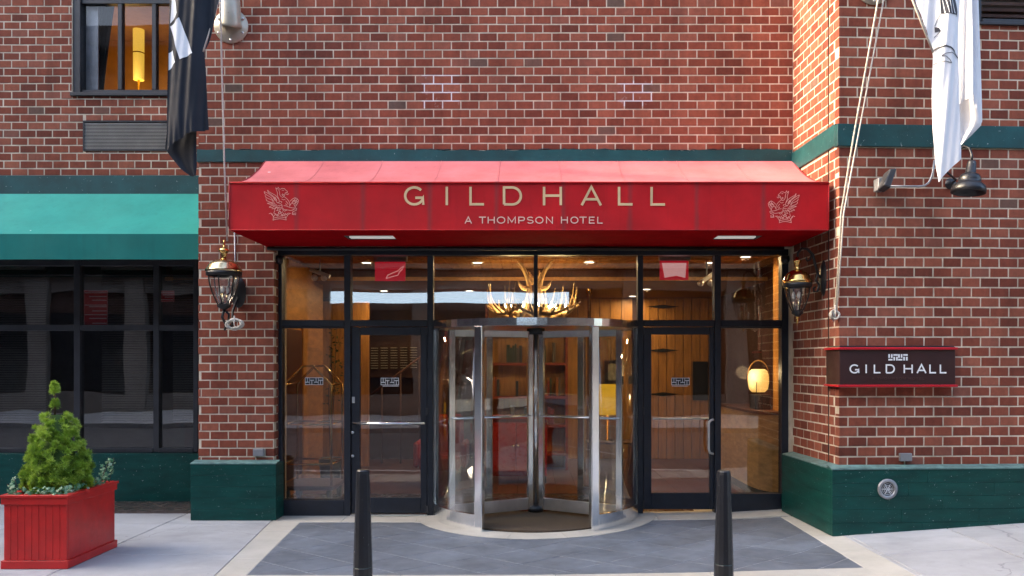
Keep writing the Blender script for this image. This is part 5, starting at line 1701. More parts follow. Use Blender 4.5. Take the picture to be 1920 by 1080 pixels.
# ------------------------------------------------------------------ small fittings on the walls
t = thing('round_vent', 'round metal vent in the green base of the corner pier', 'vent', PM @ Vector((0.4, -0.11, 0.5)))
vs_ = ((1663 - HU) / F * 7.6 - PC.x) / math.cos(PA)
vz = FZ(917, 7.6)
ax = Matrix.Rotation(PA, 3, 'Z') @ Matrix.Rotation(R(90), 3, 'X')
vc = PM @ Vector((vs_, -0.113, vz))
MB().lathe([(0.062, 0.0), (0.095, 0.0), (0.097, 0.012), (0.088, 0.022), (0.066, 0.024), (0.062, 0.0)], vc, 28, axis=ax).build('flange', M['grey_metal'], t)
MB().lathe([(0.0, 0.002), (0.062, 0.002)], vc, 20, axis=ax).build('backing', M['black'], t)
mb = MB()
e1, e2, e3 = ax @ Vector((1, 0, 0)), ax @ Vector((0, 1, 0)), ax @ Vector((0, 0, 1))
for r in (0.02, 0.036, 0.051):
    mb.tube([vc + (e1 * math.cos(a) + e2 * math.sin(a)) * r + e3 * 0.01 for a in [2 * PI * i / 20 for i in range(20)]], 0.003, 5, closed=True)
for k in range(6):
    a = PI * k / 3
    mb.tube([vc + e3 * 0.011, vc + (e1 * math.cos(a) + e2 * math.sin(a)) * 0.064 + e3 * 0.011], 0.004, 5)
mb.build('grating', M['steel'], t)
t = thing('junction_box', 'small grey box on the brick pier above the round vent', 'box', PM @ Vector((0.56, 0, 0.78)))
ss = ((1697 - HU) / F * 7.72 - PC.x) / math.cos(PA)
pb('cover', 'grey_metal', ss - 0.058, ss + 0.058, -0.035, 0.0, FZ(865, 7.7), FZ(850, 7.7), t, 0.004)
t = thing('outlet_box', 'small grey outlet box low on the left pilaster', 'box', W(486, 850, YW))
box('cover', M['grey_metal'], t, FX(476, YW), FX(496, YW), YW - 0.035, YW, FZ(855, YW), FZ(841, YW), 0.004)
for (u, lab) in ((523, 'small dark security camera at the left end of the storefront header'), (1472, 'small dark security camera at the right end of the storefront header')):
    t = thing('security_camera', lab, 'camera', W(u, 487, YS - 0.03), 'security cameras')
    p = W(u, 487, YS - 0.045)
    MB().lathe([(0.0, 0.05), (0.045, 0.04), (0.05, -0.01), (0.03, -0.045), (0.0, -0.05)], p, 16).build('dome', M['black'], t)
    MB().lathe([(0.0, 0.016), (0.016, 0.012), (0.018, 0.0)], p + Vector((0, -0.042, -0.012)), 12, axis=Matrix.Rotation(R(90), 3, 'X')).build('lens', M['facade_glass'], t)

# ------------------------------------------------------------------ wall lanterns
def lantern_body(t, c, s, brass, glass_h=0.30, rim=0.185, bulbs=True, low=0.05, top=True, finial_down=False):
    """c = centre of the rim; glass tapers below, domed brass cap above"""
    c = Vector(c)
    MB().lathe([(rim * 1.0, -0.012), (rim * 1.03, 0.004), (rim * 1.0, 0.016), (rim * 0.93, 0.03), (rim * 0.86, 0.058), (rim * 0.70, 0.09), (rim * 0.45, 0.115), (rim * 0.2, 0.126), (0.022, 0.135)], c, 32).build('cap', M[brass], t)
    MB().lathe([(rim * 0.84, -0.055), (rim * 0.97, -0.05), (rim * 1.0, -0.012), (rim * 0.8, -0.012)], c, 32).build('rim', M['black'], t)
    prof_ = []
    for i in range(9):
        f = i / 8
        prof_.append((rim * (0.82 * math.cos(f * 1.02) ** 0.9 if True else 0), -0.055 - glass_h * f))
    rr = [(rim * 0.82 * (1 - 0.62 * f ** 1.7), -0.055 - glass_h * f) for f in [i / 8 for i in range(9)]]
    MB().lathe(rr, c, 28).build('glass', M['lamp_glass'], t)
    for k in range(6):
        a = PI / 6 + k * PI / 3
        MB().tube([c + Vector(((r + 0.004) * math.cos(a), (r + 0.004) * math.sin(a), z)) for r, z in rr], 0.0062, 6).build('rib', M['black'], t)
    rb = rr[-1][0]
    MB().lathe([(rb + 0.01, 0.006), (rb + 0.012, -0.02), (rb * 0.5, -0.05), (0.0, -0.055)], c + Vector((0, 0, -0.055 - glass_h)), 20).build('cup', M['black'], t)
    for k in range(3):
        a = 0.6 + k * 2.1
        q = c + Vector((0.035 * math.cos(a), 0.035 * math.sin(a), -0.055 - glass_h + 0.01))
        cd = MB().tube([q, q + Vector((0, 0, 0.11))], 0.012, 8).build('candle', M['brass_pale'], t)
        MB().lathe([(0.0, 0.0), (0.012, 0.01), (0.019, 0.035), (0.01, 0.065), (0.0, 0.08)], q + Vector((0, 0, 0.111)), 10).build('bulb', M['frosted'], cd)
    return c + Vector((0, 0, -0.055 - glass_h - 0.05))

t = thing('wall_lantern', 'brass-domed wall lantern on the left pilaster', 'lantern', W(447, 548, YW), 'brass wall lanterns')
LY = 8.52
lc = W(420, 508, LY)
bot = lantern_body(t, lc, 1.0, 'brass_pale', 0.30, 0.183)
MB().lathe([(0.03, 0.125), (0.022, 0.15), (0.032, 0.165), (0.026, 0.18), (0.05, 0.2), (0.056, 0.212), (0.04, 0.235), (0.018, 0.25), (0.008, 0.262), (0.013, 0.29), (0.006, 0.315), (0.0, 0.33)], lc, 20).build('finial', M['brass'], t)
bp = W(447, 548, YW - 0.012)
pl = MB()
pl.lathe([(0.0, 0.03), (0.06, 0.026), (0.085, 0.0)], (0, 0, 0), 24, axis=Matrix.Rotation(R(90), 3, 'X'))
pl.v = [Vector((p.x, p.y, p.z * 2.0)) + bp for p in pl.v]
pl.build('backplate', M['black'], t)
arm = [bp + Vector((0, -0.02, -0.06)), bp + Vector((-0.02, -0.12, -0.22)), bot + Vector((0.05, 0.1, -0.17)), bot + Vector((0.012, 0.02, -0.16)), bot + Vector((-0.02, 0, -0.08)), bot]
MB().tube(arm, 0.014, 8).tube([bot + Vector((0.0, 0.0, -0.0)), bot + Vector((0.045, 0.02, -0.05)), bot + Vector((0.035, 0.03, -0.12)), bot + Vector((0.01, 0.02, -0.17)), bot + Vector((0.0, 0.02, -0.22))], 0.012, 8).build('arm', M['black'], t)
t = thing('conduit', 'thin grey conduit from the canopy to the left lantern', 'conduit', W(441, 500, YW))
MB().tube([W(440, 434, YW - 0.015), W(441, 500, YW - 0.015), W(442, 520, YW - 0.015)], 0.009, 8).build('pipe', M['grey_metal'], t)

t = thing('wall_lantern', 'brass-domed lantern hanging from a scrolled iron arm on the pier return', 'lantern', W(1545, 525, 8.05), 'brass wall lanterns')
LY = 8.05
lc = W(1495, 529, LY)
bot = lantern_body(t, lc, 1.0, 'brass', 0.235, 0.142)
MB().lathe([(0.028, 0.13), (0.02, 0.15), (0.024, 0.185), (0.042, 0.205), (0.04, 0.215), (0.018, 0.225), (0.014, 0.25), (0.0, 0.25)], lc, 20).build('finial', M['brass'], t)
MB().lathe([(0.014, 0.0), (0.02, -0.015), (0.008, -0.03), (0.016, -0.05), (0.0, -0.085)], bot, 14).build('drop', M['brass'], t)
tp = lc + Vector((0, 0, 0.24))
bp = W(1547, 528, 8.02)
bx = 2.935
A = [tp, tp + Vector((0.005, 0, 0.05)), tp + Vector((0.045, 0, 0.095)), tp + Vector((0.10, 0, 0.09)), tp + Vector((0.155, 0, 0.03)), tp + Vector((0.175, 0, -0.06)), tp + Vector((0.20, 0, -0.15)), Vector((bx - 0.03, LY, tp.z - 0.20))]
sc1 = [tp + Vector((0.14, 0, 0.03)), tp + Vector((0.125, 0, -0.02)), tp + Vector((0.10, 0, -0.03)), tp + Vector((0.085, 0, -0.01)), tp + Vector((0.10, 0, 0.005))]
sc2 = [tp + Vector((0.20, 0, -0.15)), tp + Vector((0.185, 0, -0.22)), tp + Vector((0.215, 0, -0.27)), tp + Vector((0.20, 0, -0.33)), tp + Vector((0.165, 0, -0.335)), tp + Vector((0.16, 0, -0.30)), tp + Vector((0.18, 0, -0.29))]
MB().tube(A, [0.011, 0.012, 0.014, 0.015, 0.015, 0.014, 0.013, 0.012], 8).tube(sc1, 0.009, 7).tube(sc2, 0.011, 7).build('arm', M['black'], t)
pl = MB()
pl.lathe([(0.0, 0.03), (0.05, 0.026), (0.075, 0.0)], (0, 0, 0), 24, axis=Matrix.Rotation(R(-90), 3, 'Y'))
pl.v = [Matrix.Rotation(PA, 3, 'Z') @ Vector((p.x, p.y * 1.0, p.z * 2.4)) + Vector((bx - 0.002, LY, tp.z - 0.20)) for p in pl.v]
pl.build('backplate', M['black'], t)

# ------------------------------------------------------------------ gooseneck lamp and floodlight on the pier
t = thing('gooseneck_lamp', 'black gooseneck barn lamp beside the white flag', 'lamp', W(1800, 340, 7.72))
GYp = 7.25
gc = W(1815, 362, GYp)
k = GYp / F
pr = [(0.032, 60), (0.036, 58), (0.05, 38), (0.052, 36)]
tilt = Matrix.Rotation(R(7), 3, 'Y')
MB().lathe([(0.0, 61 * k), (6.5 * k, 60.5 * k), (7.5 * k, 58 * k), (9.5 * k, 38 * k), (10.5 * k, 37 * k), (15 * k, 34.5 * k), (18.5 * k, 30 * k), (19.5 * k, 25 * k), (19.3 * k, 20 * k), (23 * k, 18 * k), (28 * k, 13.5 * k), (30 * k, 7 * k), (30.3 * k, 0.5 * k), (29 * k, 0), (28 * k, 6 * k), (18 * k, 17 * k), (0, 20 * k)], gc, 36, axis=tilt).build('shade', M['bollard'], t)
nk = gc + tilt @ Vector((0, 0, 60 * k))
wp_ = PM @ Vector((((1782 - HU) / F * 7.75 - PC.x), -0.01, FZ(345, 7.75)))
arm = [nk, nk + Vector((0.004, 0.01, 0.06)), nk + Vector((0.005, 0.05, 0.13)), nk + Vector((-0.01, 0.11, 0.165)), nk + Vector((-0.05, 0.2, 0.12)), nk + Vector((-0.10, 0.3, 0.0)), Vector((wp_.x + 0.01, wp_.y - 0.08, wp_.z + 0.02)), wp_]
MB().tube(arm, 0.0105, 8).build('arm', M['bollard'], t)
MB().lathe([(0.0, 0.03), (0.035, 0.026), (0.055, 0.0)], wp_, 18, axis=Matrix.Rotation(R(90), 3, 'X')).build('wall_plate', M['bollard'], t)
t = thing('photocell_light', 'small tilted grey floodlight on a wall box with a bent conduit', 'light', W(1650, 340, 7.7))
a = W(1648, 350, 7.69)
MB().box(a.x - 0.045, a.x + 0.03, 7.60, 7.71, a.z - 0.05, a.z + 0.065).build('wall_box', M['grey_metal'], t, 0.006)
m = Matrix.Rotation(R(22), 3, 'Y') @ Matrix.Rotation(R(-10), 3, 'X')
hd = MB().obox((0, 0, 0), (0.07, 0.13, 0.21), m)
b_ = W(1663, 336, 7.54)
for i, p in enumerate(hd.v):
    if i >= 4 and i % 2 == 0: p.z -= 0.03
hd.v = [p + b_ for p in hd.v]
hd.build('head', M['frame2'], t, 0.012, 2)
MB().tube([W(1650, 356, 7.6), W(1657, 352, 7.55)], 0.018, 8).build('knuckle', M['black'], t)
cv = [W(1662, 349, 7.70)] + [W(1722, 349.5, 7.705), W(1733, 348.5, 7.705), W(1741, 343, 7.705), W(1746, 333, 7.705), W(1749, 322, 7.705), W(1752, 300, 7.705)]
MB().tube(cv, 0.010, 8).build('conduit', M['grey_metal'], t)

# ------------------------------------------------------------------ flagpoles, ropes, flags
def pole(label, base, top, plate_r):
    t = thing('flagpole', label, 'flagpole', base, 'flagpoles')
    b, e = Vector(base), Vector(top)
    MB().lathe([(0.0, 0.02), (plate_r, 0.02), (plate_r, 0.0)], b, 36, axis=Matrix.Rotation(R(90), 3, 'X')).build('wall_plate', M['mount'], t, 0.0)
    for k in range(6):
        a = PI / 6 + k * PI / 3
        p = b + Vector((plate_r * 0.83 * math.cos(a), -0.02, plate_r * 0.83 * math.sin(a)))
        MB().lathe([(0.0, 0.016), (0.012, 0.014), (0.014, 0.0)], p, 8, axis=Matrix.Rotation(R(90), 3, 'X')).build('bolt', M['steel'], t)
    d = (e - b).normalized()
    MB().tube([b + Vector((0, -0.01, 0)), b + d * 0.05, b + d * 0.42], [0.13, 0.108, 0.098], 20).build('sleeve', M['mount'], t)
    MB().tube([b + d * 0.40, e], [0.07, 0.04], 14).build('pole', M['steel'], t)
    MB().tube([b + d * 0.40, b + d * 0.425], 0.112, 20).build('collar', M['steel'], t)
    return t
pole('beige steel flagpole bracket bolted to the wall above the left lantern', W(434, 50, YW - 0.0), W(400, -560, 7.35), 0.185)
pole('grey flagpole bracket at the top edge of the corner pier', PM @ Vector((((1637 - HU) / F * 7.72 - PC.x), 0, FZ(-28, 7.72))), (2.95, 6.55, 7.3), 0.19)

def rope(name, label, pts, r, mat, sag=0.0):
    P = [Vector(p) for p in pts]
    o = MB().tube(P, r, 7).build(name, M[mat])
    tag(o, label, 'rope')
    return o
rope('rope', 'pale flag rope hanging past the canopy to the left lantern', [W(412, -40, 8.2), W(414, 60, 8.25), W(420, 290, 8.4), W(426, 452, 8.48)], 0.009, 'rope')
rope('rope', 'short white cord from the left flagpole to the dark flag', [W(416, -40, 8.1), W(410, 2, 8.05), W(381, 97, 7.95)], 0.008, 'rope')
rope('rope', 'left strand of the twin ropes slanting down the corner pier', [W(1652, -40, 7.2), W(1643, 20, 7.25), W(1600, 260, 7.45), W(1577, 400, 7.6), W(1567, 585, 7.70)], 0.0085, 'old_rope')
rope('rope', 'right strand of the twin ropes slanting down the corner pier', [W(1662, -40, 7.2), W(1655, 10, 7.24), W(1608, 260, 7.44), W(1582, 400, 7.58), W(1569, 585, 7.69)], 0.0075, 'rope')
rope('rope', 'white cord from the top edge to the white flag', [W(1698, -40, 6.9), W(1711, 0, 6.92), W(1750, 99, 6.97)], 0.009, 'rope')
for (c, n_, tilt_, lab, rad) in ((W(440, 608, 8.45), 6, 0.3, 'coil of pale rope tied under the left lantern', 0.085), (W(1565, 590, 7.70), 5, 1.2, 'coil of rope on the cleat at the pier corner', 0.042)):
    t = thing('rope_coil', lab, 'rope coil', c)
    rs = random.Random(n_)
    for i in range(n_):
        m = Matrix.Rotation(rs.uniform(-0.35, 0.35) + (R(80) if tilt_ < 1 else R(90)), 3, 'X') @ Matrix.Rotation(rs.uniform(-0.5, 0.5), 3, 'Y')
        rx, ry = rad * rs.uniform(0.8, 1.25), rad * rs.uniform(0.45, 0.7) if tilt_ < 1 else rad * rs.uniform(0.8, 1.1)
        pts = [c + m @ Vector((rx * math.cos(a), ry * math.sin(a), rs.uniform(-0.006, 0.006))) for a in [2 * PI * q / 18 for q in range(18)]]
        MB().tube(pts, 0.012 if tilt_ < 1 else 0.007, 6, closed=True).build('loop', M['rope'] if i % 2 else M['old_rope'], t)
    MB().tube([c + Vector((0, -0.01, 0.09)), c + Vector((0.0, -0.02, 0.0)), c + Vector((0.01, 0.01, -0.05))], 0.007, 6).build('tail', M['rope'], t)
    if tilt_ > 1:
        MB().tube([c + Vector((-0.01, 0, 0.05)), c + Vector((0.0, 0.02, -0.06))], 0.012, 8).build('cleat', M['steel'], t)

def lin(rows, v):
    for i in range(len(rows) - 1):
        if rows[i][0] <= v <= rows[i + 1][0]:
            f = (v - rows[i][0]) / (rows[i + 1][0] - rows[i][0])
            return [rows[i][k] + (rows[i + 1][k] - rows[i][k]) * f for k in range(1, len(rows[0]))]
    return list(rows[-1][1:])
def sheet(mb, rows, Y, depth, nr=40, ncol=26):
    """hanging cloth: rows (v, u left, u right), depth(s, v) = folds in metres"""
    v0, v1 = rows[0][0], rows[-1][0]
    vs = []
    for j in range(nr + 1):
        v = v0 + (v1 - v0) * j / nr
        a, b = lin(rows, v)
        for i in range(ncol + 1):
            s = i / ncol
            u = a + (b - a) * s
            p = W(u, v, Y)
            vs.append((p.x, Y + depth(s, v, u), p.z))
    mb.add(vs, [(j * (ncol + 1) + i, j * (ncol + 1) + i + 1, (j + 1) * (ncol + 1) + i + 1, (j + 1) * (ncol + 1) + i) for j in range(nr) for i in range(ncol)], True)

FYB = 7.95
def fold_b(s, v, u):
    x = (u - 308) / 82
    return 0.030 * math.sin(x * 6.5 + 0.8 + v * 0.002) + 0.016 * math.sin(x * 14 + v * 0.006) + 0.006 * math.sin(x * 31 + v * 0.03) - 0.01 + (0.012 * math.sin(u * 0.55) * max(0, (v - 200) / 80) if v > 200 else 0)
t = thing('dark_flag', 'dark navy flag with pale lettering hanging limp at the left', 'flag', W(350, 0, FYB))
mb = MB()
# the hem runs obliquely: the rows are sheared so that the lower edge climbs to the right
rows = [(-60, 318, 424), (0, 315, 411), (60, 314, 396), (95, 313, 382), (160, 311, 385), (240, 309, 389.5), (240.01, 309, 389.5)]
def sheet_hem(mb, rows, Y, depth, hem, nr=46, ncol=30, vtop=-60):
    """like sheet(), but the lower edge follows hem(u)"""
    vs = []
    for j in range(nr + 1):
        for i in range(ncol + 1):
            s = i / ncol
            f = j / nr
            v = vtop + (hem(s) - vtop) * f
            a, b = lin(rows, min(v, rows[-1][0]))
            u = a + (b - a) * s
            p = W(u, v, Y)
            vs.append((p.x, Y + depth(s, v, u), p.z))
    mb.add(vs, [(j * (ncol + 1) + i, j * (ncol + 1) + i + 1, (j + 1) * (ncol + 1) + i + 1, (j + 1) * (ncol + 1) + i) for j in range(nr) for i in range(ncol)], True)
sheet_hem(mb, rows, FYB, fold_b, lambda s: 281 - 26 * min(1, s / 0.55) ** 0.8 - 13 * max(0, (s - 0.4) / 0.6))
# the back leaf, folded behind and hanging lower
rows2 = [(-60, 330, 400), (150, 325, 372), (278, 309, 370), (283, 311, 370), (300, 325, 370), (322, 343, 370), (330, 357, 368)]
sheet(mb, rows2, FYB + 0.09, lambda s, v, u: 0.02 * math.sin(s * 5) + 0.005 * math.sin(s * 17 + v * 0.05), 30, 14)
mb.build('cloth', M['flag_black'], t)
def fn_b(u, v, lift):
    p = W(u, v, FYB)
    return Vector((p.x, FYB + fold_b(0, v, u) - 0.004 - lift, p.z))
def patch(poly, fnp, n=10):
    """quad patch laid on the cloth"""
    a, b, c, d = [Vector(p) for p in poly]
    m_ = MB()
    vs = []
    for j in range(n + 1):
        for i in range(n + 1):
            q = a.lerp(b, i / n).lerp(d.lerp(c, i / n), j / n)
            vs.append(fnp(q.x, q.y, 0.0))
    m_.add(vs, [(j * (n + 1) + i, j * (n + 1) + i + 1, (j + 1) * (n + 1) + i + 1, (j + 1) * (n + 1) + i) for j in range(n) for i in range(n)], True)
    return m_
for poly in ([(317, 48), (338, 35), (364.5, 103), (339, 113)], [(321, -14), (327, -4), (333.5, 26), (317, 42)], [(314, 98), (322, 93), (330, 118), (313.5, 130)]):
    patch(poly, fn_b).build('letter', M['flag_mark'], t)

FYW = 7.0
t = thing('white_flag', 'white flag with dark line drawing hanging over the corner pier', 'flag', W(1780, 0, FYW))
def fold_w(s, v, u):
    x = (u - 1748) / 55
    return -0.035 * math.sin(max(0, min(1, x)) * PI) + 0.008 * math.sin(x * 9 + v * 0.01) + 0.004 * math.sin(x * 21 + v * 0.04)
mb = MB()
rows = [(-60, 1700, 1812), (0, 1717, 1800), (50, 1734, 1797), (100, 1749.5, 1796), (160, 1748, 1797), (250, 1749, 1799), (300, 1752, 1802), (345, 1757, 1803)]
sheet_hem(mb, rows, FYW, fold_w, lambda s: 343 - 2 * (s / 0.06) if s < 0.06 else 341 - 43 * ((s - 0.06) / 0.94) ** 0.85, vtop=-60)
mb.build('cloth', M['flag_white'], t)
mb = MB()
rows = [(-60, 1790, 1835), (0, 1794, 1832), (60, 1795, 1835), (140, 1797, 1838), (240, 1798, 1843)]
sheet_hem(mb, rows, FYW + 0.10, lambda s, v, u: 0.03 * math.sin(s * 8 + 0.5) + 0.02 * math.sin(s * 17 + v * 0.015), lambda s: 196 - 22 * min(1, s / 0.75) + (58 * (s - 0.55) / 0.45 if s > 0.55 else 0), nr=40, ncol=30)
mb.build('cloth', M['flag_white'], t)
mb = MB()
rows = [(0, 1800, 1836), (180, 1797, 1842), (232, 1800, 1843), (250, 1799, 1826), (272, 1799, 1803)]
sheet(mb, rows, FYW + 0.19, lambda s, v, u: 0.015 * math.sin(s * 7), 30, 14)
mb.build('cloth', M['flag_white'], t)
def fn_w(u, v, lift):
    p = W(u, v, FYW)
    return Vector((p.x, FYW + fold_w(0, v, u) - 0.003 - lift, p.z))
ink = MB()
def inkl(pts, w):
    P = []
    for i in range(len(pts) - 1):
        for k in range(6):
            f = k / 6
            P.append((pts[i][0] + (pts[i + 1][0] - pts[i][0]) * f, pts[i][1] + (pts[i + 1][1] - pts[i][1]) * f))
    P.append(pts[-1])
    ink.ribbon(P, w, fn_w, 0.001)
inkl([(1750, 96), (1757, 92), (1768, 90), (1778, 92), (1788, 100), (1795, 111)], 1.3)
inkl([(1750, 94), (1757, 90), (1768, 88.5), (1778, 90.5), (1788, 98)], 1.2)
inkl([(1762, 107), (1770, 103), (1780, 101), (1789, 104), (1795, 111)], 1.0)
inkl([(1762, 107), (1770, 109), (1776, 114), (1780, 121), (1770, 118), (1760, 118), (1750, 121)], 1.0)
inkl([(1751, 71), (1756, 66), (1761, 60)], 0.9)
inkl([(1752, 50), (1756, 38), (1761, 28)], 0.9)
ink.build('ink_lines', M['flag_ink'], t)
for poly in ([(1751.5, 51), (1759, 54), (1762, 60), (1752, 62)], [(1759, -12), (1778, -14), (1792, 30), (1762, 28)], [(1778, -14), (1784, -14), (1794, 24), (1792, 34)]):
    patch(poly, fn_w).build('ink_patch', M['flag_ink'], t)
wl = MB()
_ink, ink = ink, wl
for k in range(4):
    inkl([(1762 + k * 5, -10), (1768 + k * 6.5, 28)], 1.1)
wl.v = [p + Vector((0, -0.002, 0)) for p in wl.v]
wl.build('white_lines', M['flag_white'], t)

# ------------------------------------------------------------------ bollards
for (u, lab) in ((680.5, 'black tapered steel bollard in front of the left glass door'), (1357, 'black tapered steel bollard in front of the right sidelight')):
    Yb = 6.2
    c = W(u, 882, Yb)
    t = thing('bollard', lab, 'bollard', (c.x, Yb, ground(c.x)), 'entrance bollards')
    g = ground(c.x)
    zt = c.z + (0 if u < 1000 else -0.006)
    MB().lathe([(0.073, 0.0), (0.073, 0.135), (0.070, 0.14)], (c.x, Yb, g), 12, smooth=False, a0=R(15), a1=R(375)).build('sleeve', M['bollard'], t)
    MB().lathe([(0.0715, 0.143), (0.072, 0.16), (0.052, zt - g - 0.022), (0.050, zt - g - 0.014), (0.05, zt - g - 0.004), (0.043, zt - g + 0.006), (0.0, zt - g + 0.008)], (c.x, Yb, g), 12, smooth=False, a0=R(15), a1=R(375)).build('shaft', M['bollard'], t)
    MB().lathe([(0.0715, 0.1405), (0.0725, 0.1425)], (c.x, Yb, g), 12, smooth=False, a0=R(15), a1=R(375)).build('ring', M['cap'], t)

# ------------------------------------------------------------------ planter with spruce and ivy
px0, px1, py0, py1 = -4.32, -3.80, 6.68, 7.455
zt = 0.61
t = thing('planter_box', 'red wooden planter box on the sidewalk at the lower left', 'planter', ((px0 + px1) / 2, 7.1, 0))
nb = 9
bwid = (px1 - px0) / nb
for k in range(nb):
    for (y, nm) in ((py0, 'f'), (py1 - 0.02, 'b')):
        box('plank', M['planter'], t, px0 + k * bwid + 0.0008, px0 + (k + 1) * bwid - 0.0008, y, y + 0.02, 0.07, 0.54, 0.003)
box('side', M['planter'], t, px1 - 0.02, px1 + 0.001, py0 + 0.0205, py1 - 0.0205, 0.04, 0.54, 0.002)
box('side', M['planter'], t, px0 - 0.001, px0 + 0.02, py0 + 0.0205, py1 - 0.0205, 0.04, 0.54, 0.002)
for (z0, z1, o) in ((0.004, 0.07, 0.016), (0.532, 0.588, 0.015), (0.589, zt, 0.026)):
    nm = {0.004: 'base_trim', 0.532: 'collar', 0.589: 'rim'}[z0]
    inn = 0.0 if z0 < 0.1 else (0.001 if z0 < 0.58 else -0.045)
    mb = MB()
    mb.box(px0 - o, px1 + o, py0 - o, py0 - inn, z0, z1)
    mb.box(px0 - o, px1 + o, py1 + inn, py1 + o, z0, z1)
    mb.box(px0 - o, px0 - inn, py0 - inn + 0.0005, py1 + inn - 0.0005, z0, z1)
    mb.box(px1 + inn, px1 + o, py0 - inn + 0.0005, py1 + inn - 0.0005, z0, z1)
    mb.build(nm, M['planter'], t, 0.002, fixn=False)
box('soil', M['soil'], t, px0 + 0.02, px1 - 0.02, py0 + 0.02, py1 - 0.02, 0.3, 0.56)

sp = thing('dwarf_spruce', 'bright green conical dwarf spruce in the red planter', 'shrub', (-4.06, 7.05, 0.57))
SXc, SYc = FX(108, 7.05), 7.05
rs = random.Random(21)
def srad(f):
    """crown radius by height fraction"""
    pts = [(0.0, 0.20), (0.06, 0.255), (0.2, 0.268), (0.35, 0.232), (0.5, 0.185), (0.65, 0.13), (0.76, 0.08), (0.80, 0.045), (0.83, 0.018), (0.87, 0.016), (0.88, 0.024), (0.93, 0.030), (0.97, 0.018), (1.0, 0.006)]
    for i in range(len(pts) - 1):
        if pts[i][0] <= f <= pts[i + 1][0]:
            g = (f - pts[i][0]) / (pts[i + 1][0] - pts[i][0])
            return pts[i][1] + (pts[i + 1][1] - pts[i][1]) * g
    return 0.0
z0s, z1s = 0.58, FZ(716, 7.05)
nd = MB()
def puff(p, out, size, tone, n_):
    for q in range(n_):
        d = (out * 0.75 + Vector((rs.gauss(0, 1), rs.gauss(0, 1), rs.gauss(0, 1))).normalized()).normalized()
        L0 = rs.uniform(0.10, 0.7) * size
        b = p + d * L0
        d2 = (d + Vector((rs.gauss(0, 0.35), rs.gauss(0, 0.35), rs.gauss(0.15, 0.35)))).normalized()
        L = rs.uniform(0.014, 0.026)
        sd = d2.cross(Vector((rs.uniform(-1, 1), rs.uniform(-1, 1), rs.uniform(-1, 1)))).normalized() * rs.uniform(0.0018, 0.003)
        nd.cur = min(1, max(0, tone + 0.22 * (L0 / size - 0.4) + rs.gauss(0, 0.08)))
        nd.add([b - sd, b + sd, b + d2 * L + sd * 0.3, b + d2 * L - sd * 0.3], [(0, 1, 2, 3)])
for k in range(520):
    f = 0.79 * (1 - math.sqrt(1 - 0.985 * rs.random())) * 1.02
    r = srad(f)
    a = rs.uniform(0, 2 * PI)
    rr = r * rs.uniform(0.72, 1.02)
    p = Vector((SXc + 0.012 - 0.04 * f + rr * math.cos(a), SYc + rr * math.sin(a), z0s + (z1s - z0s) * f))
    out = Vector((math.cos(a), math.sin(a), 0.45 + rs.uniform(-0.15, 0.4))).normalized()
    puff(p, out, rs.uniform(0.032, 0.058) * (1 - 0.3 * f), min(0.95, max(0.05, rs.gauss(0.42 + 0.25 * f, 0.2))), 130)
xt = SXc + 0.012 - 0.035
for k in range(26):
    f = rs.uniform(0.76, 0.83)
    a = rs.uniform(0, 2 * PI)
    puff(Vector((xt + 0.03 * math.cos(a) * (0.85 - f) * 10, SYc + 0.02 * math.sin(a), z0s + (z1s - z0s) * f)), Vector((0.6 * math.cos(a), 0.6 * math.sin(a), 0.8)).normalized(), 0.018, 0.35, 30)
for k in range(24):
    f = rs.uniform(0.89, 0.985)
    a = rs.uniform(0, 2 * PI)
    w = 0.022 * (1 - abs(f - 0.925) / 0.09)
    puff(Vector((xt - 0.004 + w * math.cos(a), SYc + w * math.sin(a), z0s + (z1s - z0s) * f)), Vector((0.6 * math.cos(a), 0.6 * math.sin(a), 0.8)).normalized(), 0.021, 0.72, 60)
MB().tube([(xt, SYc, z0s + (z1s - z0s) * 0.7), (xt, SYc, z0s + (z1s - z0s) * 0.93)], [0.009, 0.006], 6).build('leader', M['bark'], sp)
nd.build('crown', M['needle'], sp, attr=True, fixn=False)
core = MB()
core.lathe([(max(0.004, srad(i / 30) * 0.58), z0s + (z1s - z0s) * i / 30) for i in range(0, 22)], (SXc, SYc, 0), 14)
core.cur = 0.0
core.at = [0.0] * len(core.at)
core.build('dark_core', M['needle'], sp, attr=True)  # solid core, shade between the tufts put into its dark colour
MB().tube([(SXc, SYc, 0.56), (SXc, SYc, 0.8)], [0.03, 0.02], 8).build('trunk', M['bark'], sp)

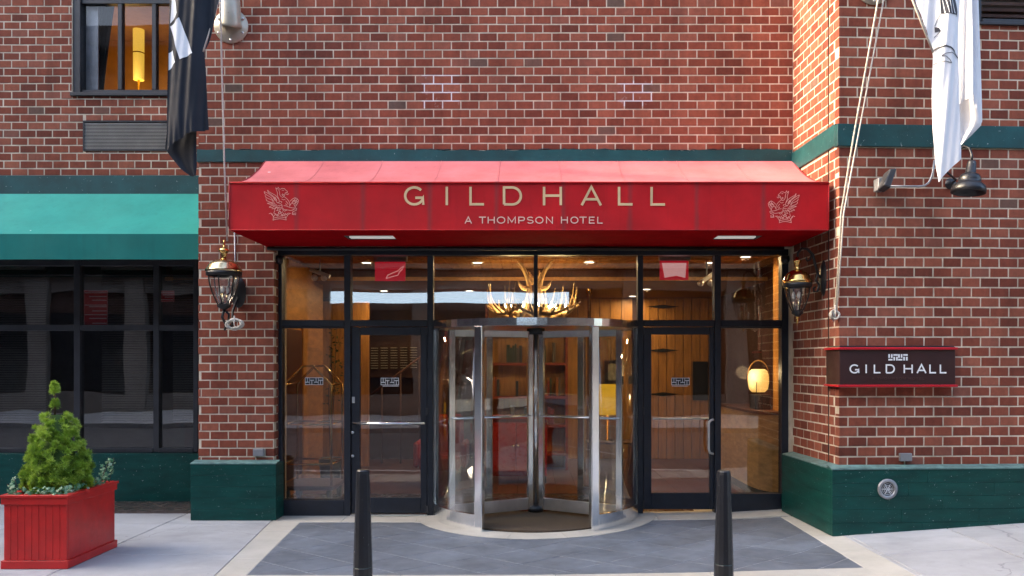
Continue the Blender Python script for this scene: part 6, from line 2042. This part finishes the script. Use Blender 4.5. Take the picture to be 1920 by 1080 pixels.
iv = thing('ivy', 'variegated ivy trailing round the foot of the spruce in the planter', 'ivy', (-4.06, 7.1, 0.57))
lf, stx = MB(), MB()
def ivy_leaf(p, nrm, up, s):
    nrm = nrm.normalized()
    x = up.cross(nrm).normalized()
    y = nrm.cross(x)
    shape = [(0, -0.35), (0.42, -0.38), (0.30, -0.05), (0.52, 0.2), (0.2, 0.22), (0, 0.68), (-0.2, 0.22), (-0.52, 0.2), (-0.30, -0.05), (-0.42, -0.38)]
    c = [p + nrm * 0.004 * s / 0.04]
    lf.add(c + [p + x * a * s + y * b * s for a, b in shape], [(0, i + 1, (i + 1) % 10 + 1) for i in range(10)])
rs = random.Random(4)
for k in range(175):
    side = rs.random()
    if side < 0.40: x, y = rs.uniform(px0 + 0.01, px1 - 0.01), py0 + rs.uniform(0.0, 0.09)
    elif side < 0.86: x, y = px1 - rs.uniform(0.0, 0.10), rs.uniform(py0 + 0.02, py1 - 0.02)
    else: x, y = rs.uniform(px0, px1), rs.uniform(py0, py1)
    z = 0.58 + rs.uniform(0.02, 0.085)
    lf.cur = rs.random()
    ivy_leaf(Vector((x, y, z)), Vector((rs.uniform(-0.6, 0.8), rs.uniform(-1.1, 0.2), rs.uniform(0.4, 1.2))), Vector((rs.uniform(-1, 1), rs.uniform(-1, 1), 0.3)), rs.uniform(0.026, 0.046))
for (bx_, by_, tx, ty, tz, n_) in ((-3.85, 7.44, -3.79, 7.42, 0.83, 13), (-3.87, 7.3, -3.83, 7.4, 0.80, 10), (-3.9, 7.4, -3.9, 7.45, 0.76, 9), (-4.27, 6.76, -4.26, 6.72, 0.75, 9), (-4.31, 6.8, -4.34, 6.75, 0.69, 6)):
    a, b = Vector((bx_, by_, 0.58)), Vector((tx, ty, tz))
    stx.tube([a, (a + b) / 2 + Vector((0.01, 0, 0.02)), b], 0.0022, 5)
    for i in range(n_):
        p = a.lerp(b, 0.3 + 0.7 * i / n_) + Vector((rs.uniform(-0.03, 0.03), rs.uniform(-0.03, 0.03), rs.uniform(-0.01, 0.01)))
        lf.cur = rs.random()
        ivy_leaf(p, Vector((rs.uniform(-0.6, 0.6), -0.8, rs.uniform(0.1, 1.2))), Vector((rs.uniform(-1, 1), 0, 0.5)), rs.uniform(0.026, 0.042))
lf.build('leaves', M['ivy'], iv, attr=True, fixn=False)
stx.build('stem', M['bark'], iv)
